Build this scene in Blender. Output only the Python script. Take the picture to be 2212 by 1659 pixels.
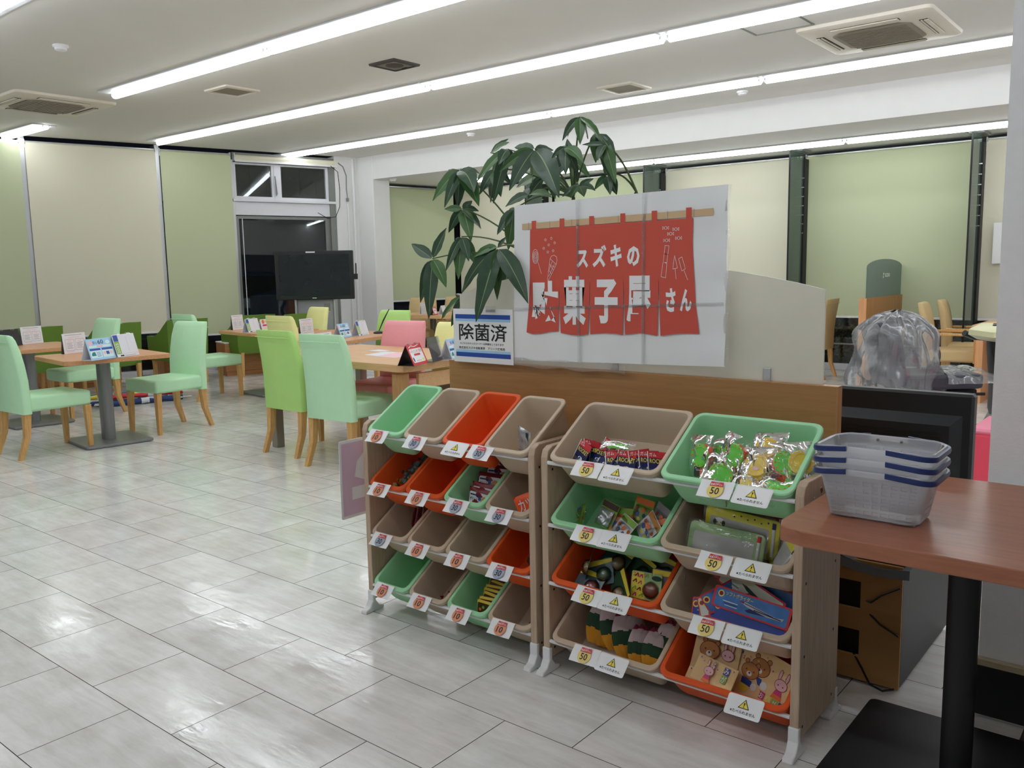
import bpy, bmesh, math, random
from mathutils import Vector, Matrix, Euler

# ---------------------------------------------------------------- camera, world, exposure
SC = bpy.context.scene
for _o in list(bpy.data.objects): bpy.data.objects.remove(_o)
COL = SC.collection
cam_d = bpy.data.cameras.new('camera'); cam = bpy.data.objects.new('camera', cam_d); COL.objects.link(cam)
cam_d.sensor_fit = 'HORIZONTAL'; cam_d.sensor_width = 36.0; cam_d.lens = 36.0*1861.4/2212.0
cam_d.clip_start = 0.05; cam_d.clip_end = 200
YAW, PITCH, ROLL, CAMH = -0.685358, 0.132657, 0.0189818, 1.33
_fw = Vector((math.sin(YAW)*math.cos(PITCH), math.cos(YAW)*math.cos(PITCH), -math.sin(PITCH)))
_rt = Vector((math.cos(YAW), -math.sin(YAW), 0)); _dn = _fw.cross(_rt)
_r2 = _rt*math.cos(ROLL)+_dn*math.sin(ROLL); _d2 = -_rt*math.sin(ROLL)+_dn*math.cos(ROLL)
_m = Matrix((_r2, -_d2, -_fw)).transposed().to_4x4(); _m.translation = (0, 0, CAMH)
cam.matrix_world = _m
SC.camera = cam
w = bpy.data.worlds.new('night_sky'); SC.world = w; w.use_nodes = True
w.node_tree.nodes['Background'].inputs[0].default_value = (0.010, 0.012, 0.018, 1)
w.node_tree.nodes['Background'].inputs[1].default_value = 0.25
SC.view_settings.view_transform = 'Standard'; SC.view_settings.look = 'None'
SC.view_settings.gamma = 1.0; SC.view_settings.use_curve_mapping = False
SC.view_settings.exposure = EXPOSURE = 0.60
LAMP = 9.0            # radiance of the ceiling tubes

# ---------------------------------------------------------------- lettering outlines (made before the scene fills up)
TEXTS = {}
def _make_texts(items):
    objs = []
    for key in items:
        body, off, sh = key
        cu = bpy.data.curves.new('t', 'FONT'); cu.body = body; cu.offset = off; cu.shear = sh
        cu.resolution_u = 2
        o = bpy.data.objects.new('t', cu); COL.objects.link(o); objs.append((key, o, cu))
    dg = bpy.context.evaluated_depsgraph_get()
    for key, o, cu in objs:
        me = bpy.data.meshes.new_from_object(o.evaluated_get(dg))
        vs = [(v.co.x, v.co.y) for v in me.vertices]; fs = [tuple(p.vertices) for p in me.polygons]
        xs = [v[0] for v in vs] or [0, 1]; ys = [v[1] for v in vs] or [0, 1]
        x0, x1, y0, y1 = min(xs), max(xs), min(ys), max(ys)
        TEXTS[key] = ([((x-x0)/max(x1-x0, 1e-6), (y-y0)/max(y1-y0, 1e-6)) for x, y in vs], fs, (x1-x0)/max(y1-y0, 1e-6))
        bpy.data.meshes.remove(me)
    for key, o, cu in objs:
        bpy.data.objects.remove(o); bpy.data.curves.remove(cu)
BOLD = [(c, .045, 0) for c in 'スズキの駄菓子屋さん']
WORDS = [(s, .012, 0) for s in ('10', '30', '50', '60', '除菌済', 'スズキの', '駄菓子屋さん', '※たべられません',
         '※こちらのキッズコーナーは除菌をしております', '株式会社スズキ自販東京　アリーナ練馬西', 'いらっしゃいませ', '安心',
         'SUZUKI', 'FGSOPA', 'ソフトグライダー', 'ポテトフライ', 'ROCKET', '2025', 'おりがみ', 'お', 'り', 'が', 'み', 'カツ', 'ガム', 'フルーツ', '!', 'MENU')]
_make_texts(BOLD+WORDS)

# ---------------------------------------------------------------- colours and materials
def lin(c):
    c = c/255.0
    return c/12.92 if c <= .04045 else ((c+.055)/1.055)**2.4
GAIN = 1.30
def S(r, g, b, k=1.0):
    return tuple(min(.92, lin(v)*GAIN*k) for v in (r, g, b))
MATS = {}
def _new(name):
    m = bpy.data.materials.new(name); m.use_nodes = True
    nt = m.node_tree; b = nt.nodes['Principled BSDF']
    return m, nt, b
def mat(name, col, rough=.5, var=.05, scale=25.0, stretch=(1, 1, 1), bump=0.0, bscale=None, spec=.5, metal=0.0, trans=0.0, ior=1.45, coat=0.0, emit=None, detail=3.0, sheen=0.0):
    m, nt, b = _new(name)
    N, L = nt.nodes, nt.links
    tc = N.new('ShaderNodeTexCoord'); mp = N.new('ShaderNodeMapping'); mp.inputs['Scale'].default_value = stretch
    L.new(tc.outputs['Object'], mp.inputs[0])
    nz = N.new('ShaderNodeTexNoise'); nz.inputs['Scale'].default_value = scale; nz.inputs['Detail'].default_value = detail
    L.new(mp.outputs[0], nz.inputs['Vector'])
    mx = N.new('ShaderNodeMix'); mx.data_type = 'RGBA'
    mx.inputs[6].default_value = tuple(c*(1-var) for c in col)+(1,)
    mx.inputs[7].default_value = tuple(min(1, c*(1+var)) for c in col)+(1,)
    L.new(nz.outputs['Fac'], mx.inputs[0]); L.new(mx.outputs[2], b.inputs['Base Color'])
    b.inputs['Roughness'].default_value = rough; b.inputs['Metallic'].default_value = metal
    b.inputs['Specular IOR Level'].default_value = spec; b.inputs['IOR'].default_value = ior
    b.inputs['Transmission Weight'].default_value = trans
    b.inputs['Coat Weight'].default_value = coat; b.inputs['Sheen Weight'].default_value = sheen
    if emit:
        b.inputs['Emission Color'].default_value = tuple(emit[:3])+(1,); b.inputs['Emission Strength'].default_value = emit[3]
    if bump:
        n2 = N.new('ShaderNodeTexNoise'); n2.inputs['Scale'].default_value = bscale or scale*4; L.new(mp.outputs[0], n2.inputs['Vector'])
        bp = N.new('ShaderNodeBump'); bp.inputs['Strength'].default_value = bump; bp.inputs['Distance'].default_value = .002
        L.new(n2.outputs['Fac'], bp.inputs['Height']); L.new(bp.outputs[0], b.inputs['Normal'])
    MATS[name] = m
    return m
def wood(name, c1, c2, axis='X', scale=6.0, rough=.45, stretch=14.0, bump=.03, spec=.4):
    m, nt, b = _new(name); N, L = nt.nodes, nt.links
    tc = N.new('ShaderNodeTexCoord'); mp = N.new('ShaderNodeMapping')
    s = {'X': (1, stretch, stretch), 'Y': (stretch, 1, stretch), 'Z': (stretch, stretch, 1)}[axis]
    mp.inputs['Scale'].default_value = s; L.new(tc.outputs['Object'], mp.inputs[0])
    nz = N.new('ShaderNodeTexNoise'); nz.inputs['Scale'].default_value = scale; nz.inputs['Detail'].default_value = 6; nz.inputs['Roughness'].default_value = .65
    nz.inputs['Distortion'].default_value = .6
    L.new(mp.outputs[0], nz.inputs['Vector'])
    cr = N.new('ShaderNodeValToRGB'); cr.color_ramp.elements[0].position = .32; cr.color_ramp.elements[1].position = .68
    cr.color_ramp.elements[0].color = c1+(1,); cr.color_ramp.elements[1].color = c2+(1,)
    L.new(nz.outputs['Fac'], cr.inputs[0]); L.new(cr.outputs[0], b.inputs['Base Color'])
    b.inputs['Roughness'].default_value = rough; b.inputs['Specular IOR Level'].default_value = spec
    bp = N.new('ShaderNodeBump'); bp.inputs['Strength'].default_value = bump; bp.inputs['Distance'].default_value = .001
    L.new(nz.outputs['Fac'], bp.inputs['Height']); L.new(bp.outputs[0], b.inputs['Normal'])
    MATS[name] = m; return m
def film(name, col=(.9, .92, .95), body=.12, gloss=.10, rough=.06, tint=(1, 1, 1), bump=0.0, bscale=30):
    """thin clear plastic or glass: mostly lets light straight through, with a fresnel sheen and a little haze"""
    m = bpy.data.materials.new(name); m.use_nodes = True; nt = m.node_tree; N, L = nt.nodes, nt.links
    N.remove(N['Principled BSDF']); out = N['Material Output']
    tr = N.new('ShaderNodeBsdfTransparent'); tr.inputs[0].default_value = tint+(1,)
    df = N.new('ShaderNodeBsdfDiffuse'); tl = N.new('ShaderNodeBsdfTranslucent'); gl = N.new('ShaderNodeBsdfGlossy'); gl.inputs['Roughness'].default_value = rough
    nz = N.new('ShaderNodeTexNoise'); nz.inputs['Scale'].default_value = 12; mxc = N.new('ShaderNodeMix'); mxc.data_type = 'RGBA'
    mxc.inputs[6].default_value = tuple(c*.94 for c in col)+(1,); mxc.inputs[7].default_value = col+(1,)
    tc = N.new('ShaderNodeTexCoord'); L.new(tc.outputs['Object'], nz.inputs['Vector']); L.new(nz.outputs['Fac'], mxc.inputs[0])
    L.new(mxc.outputs[2], df.inputs[0]); L.new(mxc.outputs[2], tl.inputs[0])
    a = N.new('ShaderNodeMixShader'); a.inputs[0].default_value = .5; L.new(df.outputs[0], a.inputs[1]); L.new(tl.outputs[0], a.inputs[2])
    b = N.new('ShaderNodeMixShader'); b.inputs[0].default_value = body; L.new(tr.outputs[0], b.inputs[1]); L.new(a.outputs[0], b.inputs[2])
    fr = N.new('ShaderNodeFresnel'); fr.inputs[0].default_value = 1.5
    ad = N.new('ShaderNodeMath'); ad.operation = 'ADD'; ad.use_clamp = True; ad.inputs[1].default_value = gloss-.04; L.new(fr.outputs[0], ad.inputs[0])
    c = N.new('ShaderNodeMixShader'); L.new(ad.outputs[0], c.inputs[0]); L.new(b.outputs[0], c.inputs[1]); L.new(gl.outputs[0], c.inputs[2])
    if bump:
        n2 = N.new('ShaderNodeTexNoise'); n2.inputs['Scale'].default_value = bscale; L.new(tc.outputs['Object'], n2.inputs['Vector'])
        bp = N.new('ShaderNodeBump'); bp.inputs['Strength'].default_value = bump; bp.inputs['Distance'].default_value = .01
        L.new(n2.outputs['Fac'], bp.inputs['Height']); L.new(bp.outputs[0], gl.inputs['Normal']); L.new(bp.outputs[0], fr.inputs['Normal'])
    L.new(c.outputs[0], out.inputs[0]); MATS[name] = m; return m

mat('ceiling_paint', S(206, 204, 198), .85, .02, 3, bump=.05, bscale=60)
mat('wall_paint', S(205, 204, 202), .75, .03, 6, bump=.12, bscale=90)
mat('wallpaper', S(222, 224, 225), .8, .04, 30, bump=.25, bscale=160)
mat('white_plastic', S(208, 208, 208), .4, .02)
mat('white_metal', S(200, 202, 206), .35, .03, 8)
mat('ac_plastic', S(205, 198, 184), .45, .03)
mat('grille_grey', S(135, 128, 116), .6, .06, 40)
mat('dark_slot', S(22, 20, 20), .5, .1)
mat('speaker_grille', S(120, 112, 102), .6, .1, 300, bump=.2)
mat('speaker_dark', S(62, 58, 54), .6, .1, 300)
mat('tube', (1, 1, 1), .4, .0, emit=(.94, .985, 1.04, LAMP))
mat('blind_cream', S(202, 198, 178), .8, .025, 260, stretch=(1, 1, 1), bump=.06, bscale=500, spec=.2)
mat('blind_green', S(178, 184, 152), .8, .025, 260, bump=.06, bscale=500, spec=.2)
mat('aluminium', S(178, 180, 182), .34, .05, 10, (1, 1, .1), metal=.75)
mat('frame_grey', S(120, 122, 118), .4, .05, 10, metal=.4)
mat('frame_white', S(200, 200, 204), .35, .03)
mat('black_rubber', S(16, 16, 17), .5, .1)
mat('black_plastic', S(24, 25, 28), .42, .1, 60)
mat('black_paint', S(18, 18, 21), .5, .15, 120, bump=.05)
mat('tv_bezel', S(30, 31, 33), .35, .08)
mat('tv_screen', S(20, 28, 31), .16, .05, 4, spec=.6)
mat('grey_metal', S(128, 130, 132), .38, .05, 12, metal=.55)
mat('grey_panel', S(142, 144, 144), .55, .03, 6)
mat('steel', S(140, 136, 128), .3, .05, 20, (1, 1, .1), metal=.9)
mat('chrome', S(225, 225, 225), .12, .02, metal=1)
for n, c in (('mint', (178, 222, 178)), ('lime', (166, 206, 120)), ('yellow', (230, 218, 150)), ('pink', (222, 146, 152)), ('tan', (186, 162, 118)), ('moss', (90, 118, 44))):
    mat('leather_'+n, S(*c), .48, .04, 18, bump=.18, bscale=420, spec=.35)
wood('chair_wood', S(176, 132, 78), S(204, 162, 104), 'Z', 8, .45)
wood('table_wood', S(178, 128, 88), S(196, 148, 106), 'X', 5, .36)
wood('desk_wood', S(186, 146, 102), S(202, 162, 118), 'X', 5, .4)
wood('desk_side', S(150, 112, 70), S(172, 132, 86), 'Z', 5, .45)
wood('divider_wood', S(150, 108, 66), S(164, 122, 78), 'X', 4, .42)
wood('divider_edge', S(160, 116, 72), S(178, 134, 88), 'Z', 4, .42)
wood('plinth_wood', S(146, 98, 58), S(164, 116, 74), 'X', 4, .5)
wood('rack_wood', S(160, 138, 116), S(182, 160, 138), 'Z', 6, .5)
wood('counter_wood', S(134, 82, 58), S(152, 96, 70), 'X', 7, .3, 8, .02, .5)
wood('partition_wood', S(150, 106, 62), S(170, 124, 78), 'Z', 4, .5)
wood('partition_edge', S(190, 136, 92), S(204, 150, 104), 'Z', 4, .5)
wood('mdf', S(140, 104, 58), S(158, 118, 70), 'X', 3, .7, 3)
wood('trim_wood', S(150, 138, 112), S(176, 164, 136), 'X', 8, .6)
mat('bin_mint', S(150, 204, 158), .42, .02, 12, spec=.4)
mat('bin_beige', S(182, 164, 142), .42, .02, 12, spec=.4)
mat('bin_orange', S(208, 82, 34), .42, .03, 12, spec=.4)
mat('card_white', S(222, 225, 234), .45, .015, 40)
mat('paper', S(208, 208, 214), .35, .02, 10, spec=.4)
mat('lam_gloss', S(218, 222, 234), .22, .02, 8, bump=.25, bscale=14, spec=.6)
mat('poster_red', S(190, 80, 66), .3, .03, 10, bump=.2, bscale=14, spec=.5)
mat('poster_tan', S(194, 166, 130), .35, .06, 30)
mat('ink_white', S(220, 224, 234), .35, .01)
mat('ink_black', S(24, 24, 26), .5, .05)
mat('ink_grey', S(130, 128, 132), .5, .05)
mat('ink_navy', S(26, 36, 84), .4, .08, 60)
mat('ink_blue', S(40, 72, 150), .4, .05)
mat('ink_sky', S(150, 190, 226), .4, .05)
mat('ink_pale_blue', S(186, 208, 232), .4, .05)
mat('ink_cyan', S(196, 222, 238), .4, .03)
mat('ink_red', S(190, 44, 52), .4, .05)
mat('ink_crimson', S(120, 22, 34), .35, .1, 60)
mat('ink_pink', S(226, 176, 182), .5, .04)
mat('ink_magenta', S(196, 60, 120), .45, .05)
mat('ink_yellow', S(226, 202, 70), .4, .05)
mat('ink_gold', S(224, 196, 110), .4, .12, 90)
mat('ink_copper', S(206, 132, 96), .4, .12, 90)
mat('ink_silver', S(150, 156, 172), .4, .12, 90)
mat('ink_green', S(126, 166, 62), .45, .05)
mat('ink_teal', S(34, 116, 116), .45, .05)
mat('ink_orange', S(226, 112, 50), .4, .06)
mat('ink_brown', S(176, 120, 62), .5, .06)
mat('ink_cream', S(218, 190, 138), .5, .05, 30)
mat('wine', S(112, 24, 34), .3, .1, 40)
mat('snack', S(186, 140, 80), .6, .25, 60)
mat('foil', S(170, 172, 176), .2, .2, 60, metal=.6, bump=.5, bscale=90)
mat('toy_green', S(98, 194, 62), .35, .06, 40)
mat('toy_orange', S(228, 84, 36), .35, .06, 40)
mat('toy_yellow', S(226, 186, 60), .35, .08, 40)
mat('toy_dark', S(40, 36, 36), .35, .2, 40)
mat('choco', S(66, 40, 26), .35, .3, 90)
mat('olive_wrap', S(96, 96, 40), .25, .35, 70)
mat('slate_wrap', S(66, 84, 92), .22, .35, 70)
mat('purple_wrap', S(84, 60, 120), .25, .3, 70)
mat('cherry_wrap', S(126, 24, 38), .22, .3, 90)
mat('glider_blue', S(64, 110, 172), .3, .45, 26, spec=.5)
mat('glider_deep', S(26, 56, 140), .3, .35, 26, spec=.5)
mat('glider_pale', S(196, 200, 186), .3, .2, 26, spec=.5)
mat('tissue_white', S(190, 176, 176), .7, .08, 30)
mat('tissue_green', S(34, 66, 44), .7, .12, 30)
mat('tissue_yellow', S(214, 152, 46), .7, .1, 30)
mat('tissue_plum', S(120, 26, 60), .7, .1, 30)
mat('leaf_dark', S(46, 70, 50), .34, .22, 30, bump=.3, bscale=40, spec=.5)
mat('leaf_mid', S(58, 92, 48), .38, .22, 30, bump=.3, bscale=40, spec=.5)
mat('leaf_vein', S(120, 140, 100), .5, .1)
mat('bark', S(70, 64, 46), .8, .3, 60, bump=.5)
mat('stem_green', S(66, 84, 46), .55, .15, 60)
mat('hedge_leaf', S(56, 76, 40), .6, .4, 20)
mat('asphalt', S(70, 70, 72), .9, .15, 40)
mat('concrete', S(150, 150, 146), .8, .1, 10)
mat('car_blue', S(16, 62, 104), .25, .05, spec=.6, coat=.5)
mat('scooter_black', S(34, 35, 38), .4, .1, 40)
mat('seat_vinyl', S(60, 62, 70), .5, .15, 30, bump=.2)
mat('console_cream', S(206, 204, 162), .35, .03)
mat('bench_pink', S(222, 72, 92), .5, .03, 30)
mat('bench_top', S(232, 128, 150), .5, .03, 30)
mat('board_yellow', S(232, 208, 40), .35, .04)
mat('board_grey', S(176, 174, 172), .4, .03)
mat('board_green', S(150, 178, 128), .4, .05)
mat('board_red', S(190, 58, 40), .4, .05)
mat('sticker_lilac', S(200, 172, 190), .5, .03)
mat('navy_plastic', S(30, 46, 96), .3, .06)
mat('bag_grey', S(96, 100, 104), .45, .15, 14, bump=.6, bscale=18)
mat('duct_silver', S(200, 200, 204), .2, .1, 30, metal=.9)
mat('banner_blue', S(36, 56, 110), .6, .3, 12)
mat('banner_teal', S(30, 92, 116), .6, .3, 12)
film('window_glass', (.6, .65, .65), .01, .05, .0, (.86, .9, .88))
film('clear_film', (.9, .92, .95), .025, .05, .05, bump=.7, bscale=24)
film('bag_film', (.82, .84, .88), .30, .10, .16, bump=1.0, bscale=9)
film('clear_acrylic', (.9, .92, .94), .14, .08, .05)
film('basket_milk', (.86, .87, .91), .62, .06, .25)
film('fin_glass', (.55, .72, .62), .22, .06, .02, (.75, .9, .82))
film('arch_glass', (.48, .62, .60), .55, .05, .1, (.7, .85, .8))
film('frosted', (.98, .95, .84), .82, .02, .45)
film('tape_clear', (.9, .92, .95), .16, .10, .12, bump=.6, bscale=40)
film('jelly_red', (.62, .06, .10), .7, .08, .08)
film('jelly_orange', (.75, .5, .18), .7, .08, .08)
film('jelly_green', (.1, .3, .2), .7, .08, .08)
# ---------------------------------------------------------------- mesh helpers
def MT(x=0, y=0, z=0, rz=0, rx=0, ry=0, s=1):
    return Matrix.Translation((x, y, z)) @ Matrix.Rotation(rz, 4, 'Z') @ Matrix.Rotation(ry, 4, 'Y') @ Matrix.Rotation(rx, 4, 'X') @ Matrix.Scale(s, 4)
ID = Matrix.Identity(4)
D2R = math.pi/180
class MB:
    def __init__(self, M=None): self.v = []; self.f = []; self.m = []; self.M = M or ID
    def add(self, vs, fs, mi=0, M=None):
        M = self.M @ M if M else self.M; n = len(self.v)
        self.v += [tuple(M @ Vector(p)) for p in vs]
        self.f += [tuple(i+n for i in f) for f in fs]; self.m += [mi]*len(fs); return self
    def box(self, c, s, mi=0, M=None, ch=0.0):
        x, y, z = c; a, b, h = s[0]/2, s[1]/2, s[2]/2
        if ch <= 0:
            vs = [(x+i*a, y+j*b, z+k*h) for k in (-1, 1) for j in (-1, 1) for i in (-1, 1)]
            return self.add(vs, [(0, 2, 3, 1), (4, 5, 7, 6), (0, 1, 5, 4), (2, 6, 7, 3), (0, 4, 6, 2), (1, 3, 7, 5)], mi, M)
        vs = []; idx = {}
        for k in (-1, 1):
            for j in (-1, 1):
                for i in (-1, 1):
                    for ax in range(3):
                        p = [i*(a-ch), j*(b-ch), k*(h-ch)]; p[ax] = (i, j, k)[ax]*(a, b, h)[ax]
                        idx[(i, j, k, ax)] = len(vs); vs.append((x+p[0], y+p[1], z+p[2]))
        fs = []
        for ax in range(3):
            o = [q for q in range(3) if q != ax]
            for sg in (-1, 1):
                ring = []
                for u, v_ in ((-1, -1), (1, -1), (1, 1), (-1, 1)):
                    t = [0, 0, 0]; t[ax] = sg; t[o[0]] = u; t[o[1]] = v_; ring.append(idx[(t[0], t[1], t[2], ax)])
                flip = (sg > 0) == (ax == 1)
                fs.append(tuple(ring[::-1] if flip else ring))
        for ax in range(3):
            o = [q for q in range(3) if q != ax]
            for s0 in (-1, 1):
                for s1 in (-1, 1):
                    q = []
                    for sg, a2 in ((-1, o[0]), (-1, o[1]), (1, o[1]), (1, o[0])):
                        t = [0, 0, 0]; t[ax] = sg; t[o[0]] = s0; t[o[1]] = s1; q.append(idx[(t[0], t[1], t[2], a2)])
                    fs.append(tuple(q))
        for i in (-1, 1):
            for j in (-1, 1):
                for k in (-1, 1): fs.append(tuple(idx[(i, j, k, ax)] for ax in range(3)))
        return self.add(vs, fs, mi, M)
    def poly(self, pts, mi=0, z=0.0, M=None):
        return self.add([(p[0], p[1], z) if len(p) == 2 else p for p in pts], [tuple(range(len(pts)))], mi, M)
    def prism(self, pts, z0, z1, mi=0, M=None):
        n = len(pts); vs = [(x, y, z0) for x, y in pts]+[(x, y, z1) for x, y in pts]
        fs = [tuple(range(n))[::-1], tuple(range(n, 2*n))]+[(i, (i+1) % n, (i+1) % n+n, i+n) for i in range(n)]
        return self.add(vs, fs, mi, M)
    def loft(self, rings, mi=0, M=None, cap0=True, cap1=True, closed=True):
        n = len(rings[0]); vs = [p for r in rings for p in r]; fs = []
        for k in range(len(rings)-1):
            for i in range(n if closed else n-1):
                j = (i+1) % n; fs.append((k*n+i, k*n+j, (k+1)*n+j, (k+1)*n+i))
        if cap0: fs.append(tuple(range(n))[::-1])
        if cap1: fs.append(tuple(range((len(rings)-1)*n, len(rings)*n)))
        return self.add(vs, fs, mi, M)
    def tube(self, path, r, n=8, mi=0, M=None, caps=True):
        P = [Vector(p) for p in path]; rs = r if isinstance(r, (list, tuple)) else [r]*len(P); rings = []
        for i, p in enumerate(P):
            t = (P[min(i+1, len(P)-1)]-P[max(i-1, 0)]).normalized()
            if i == 0:
                u = t.cross(Vector((0, 0, 1)))
                if u.length < 1e-3: u = t.cross(Vector((1, 0, 0)))
            else: u = u-t*u.dot(t)
            u.normalize(); v_ = t.cross(u)
            rings.append([tuple(p+(u*math.cos(2*math.pi*k/n)+v_*math.sin(2*math.pi*k/n))*rs[i]) for k in range(n)])
        return self.loft(rings, mi, M, caps, caps)
    def lathe(self, prof, n=24, mi=0, M=None, cap0=True, cap1=True):
        return self.loft([[(r*math.cos(2*math.pi*k/n), r*math.sin(2*math.pi*k/n), z) for k in range(n)] for r, z in prof], mi, M, cap0, cap1)
    def grid(self, fn, nu, nv, mi=0, M=None):
        vs = [fn(i/nu, j/nv) for j in range(nv+1) for i in range(nu+1)]; w_ = nu+1
        return self.add(vs, [(j*w_+i, j*w_+i+1, (j+1)*w_+i+1, (j+1)*w_+i) for j in range(nv) for i in range(nu)], mi, M)
    def text(self, key, x0, y0, x1, y1, mi=0, z=0.0, M=None, off=.012, fit=True):
        k = (key, off, 0)
        vs, fs, asp = TEXTS[k]
        if not fit:
            wd = min(x1-x0, (y1-y0)*asp); h = wd/asp; cx, cy = (x0+x1)/2, (y0+y1)/2
            x0, x1, y0, y1 = cx-wd/2, cx+wd/2, cy-h/2, cy+h/2
        return self.add([(x0+u*(x1-x0), y0+v_*(y1-y0), z) for u, v_ in vs], fs, mi, M)
    def rect(self, x0, y0, x1, y1, mi=0, z=0.0, M=None): return self.poly([(x0, y0), (x1, y0), (x1, y1), (x0, y1)], mi, z, M)
    def disc(self, x, y, r, mi=0, z=0.0, n=24, M=None, ry=None):
        return self.poly([(x+r*math.cos(2*math.pi*k/n), y+(ry or r)*math.sin(2*math.pi*k/n)) for k in range(n)], mi, z, M)
    def line(self, pts, wd, mi=0, z=0.0, M=None):
        for (a, b) in zip(pts[:-1], pts[1:]):
            d = Vector((b[0]-a[0], b[1]-a[1])); 
            if d.length < 1e-6: continue
            n_ = Vector((-d.y, d.x)).normalized()*wd/2
            self.poly([(a[0]+n_.x, a[1]+n_.y), (a[0]-n_.x, a[1]-n_.y), (b[0]-n_.x, b[1]-n_.y), (b[0]+n_.x, b[1]+n_.y)], mi, z, M)
        return self
    def mesh(self, name, mats, smooth=0, fixn=True):
        me = bpy.data.meshes.new(name); me.from_pydata(self.v, [], self.f)
        for m in mats: me.materials.append(MATS[m])
        if len(mats) > 1: me.polygons.foreach_set('material_index', self.m)
        if fixn:
            bm = bmesh.new(); bm.from_mesh(me); bmesh.ops.recalc_face_normals(bm, faces=bm.faces); bm.to_mesh(me); bm.free()
        if smooth:
            me.polygons.foreach_set('use_smooth', [True]*len(me.polygons)); me.set_sharp_from_angle(angle=smooth*D2R)
        me.update(); return me
    def obj(self, name, mats, parent=None, loc=None, smooth=0, fixn=True, bevel=0, M=None):
        mats = [mats] if isinstance(mats, str) else mats
        o = bpy.data.objects.new(name, self.mesh(name, mats, smooth, fixn)); COL.objects.link(o)
        if parent is not None: o.parent = parent
        if M is not None: o.matrix_local = M
        elif loc is not None: o.location = loc
        if bevel:
            md = o.modifiers.new('soft_edge', 'BEVEL'); md.width = bevel; md.segments = 2; md.limit_method = 'ANGLE'; md.angle_limit = 40*D2R
        return o
def tag(o, label=None, cat=None, group=None, kind=None):
    if label: o['label'] = label
    if cat: o['category'] = cat
    if group: o['group'] = group
    if kind: o['kind'] = kind
    return o
def thing(name, label, cat, loc=(0, 0, 0), rz=0.0, group=None, M=None):
    o = bpy.data.objects.new(name, None); COL.objects.link(o); o.empty_display_size = .05
    if M is not None: o.matrix_world = M
    else: o.location = loc; o.rotation_euler = (0, 0, rz)
    return tag(o, label, cat, group)
def struct(name, b, mats, parent=None, smooth=0, **k):
    o = b.obj(name, mats, parent, smooth=smooth, **k)
    if parent is None: o['kind'] = 'structure'
    return o
def dup(root, M=None, label=None, group=None, mats=None):
    """copy a thing with its parts and sub-parts; mats maps material names to replacements on the copies"""
    def sw(o):
        if not mats or o.type != 'MESH': return
        if any(s.material and s.material.name in mats for s in o.material_slots):
            for s in o.material_slots:
                if s.material and s.material.name in mats:
                    s.link = 'OBJECT'; s.material = MATS[mats[s.material.name]]
    r = root.copy(); COL.objects.link(r); sw(r)
    if M is not None: r.matrix_world = M
    if label: r['label'] = label
    if group: r['group'] = group
    for ch in list(root.children):
        c = ch.copy(); COL.objects.link(c); c.parent = r; c.matrix_parent_inverse = ch.matrix_parent_inverse.copy(); sw(c)
        for g in list(ch.children):
            d = g.copy(); COL.objects.link(d); d.parent = c; sw(d)
    return r
def rrect(w_, h, r, n=5, cx=0, cy=0):
    pts = []
    for sx, sy, a0 in ((1, 1, 0), (-1, 1, 90), (-1, -1, 180), (1, -1, 270)):
        for i in range(n+1):
            a = (a0+90*i/n)*D2R; pts.append((cx+sx*(w_/2-r)+r*math.cos(a), cy+sy*(h/2-r)+r*math.sin(a)))
    return pts
R = random.Random(7)

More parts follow.
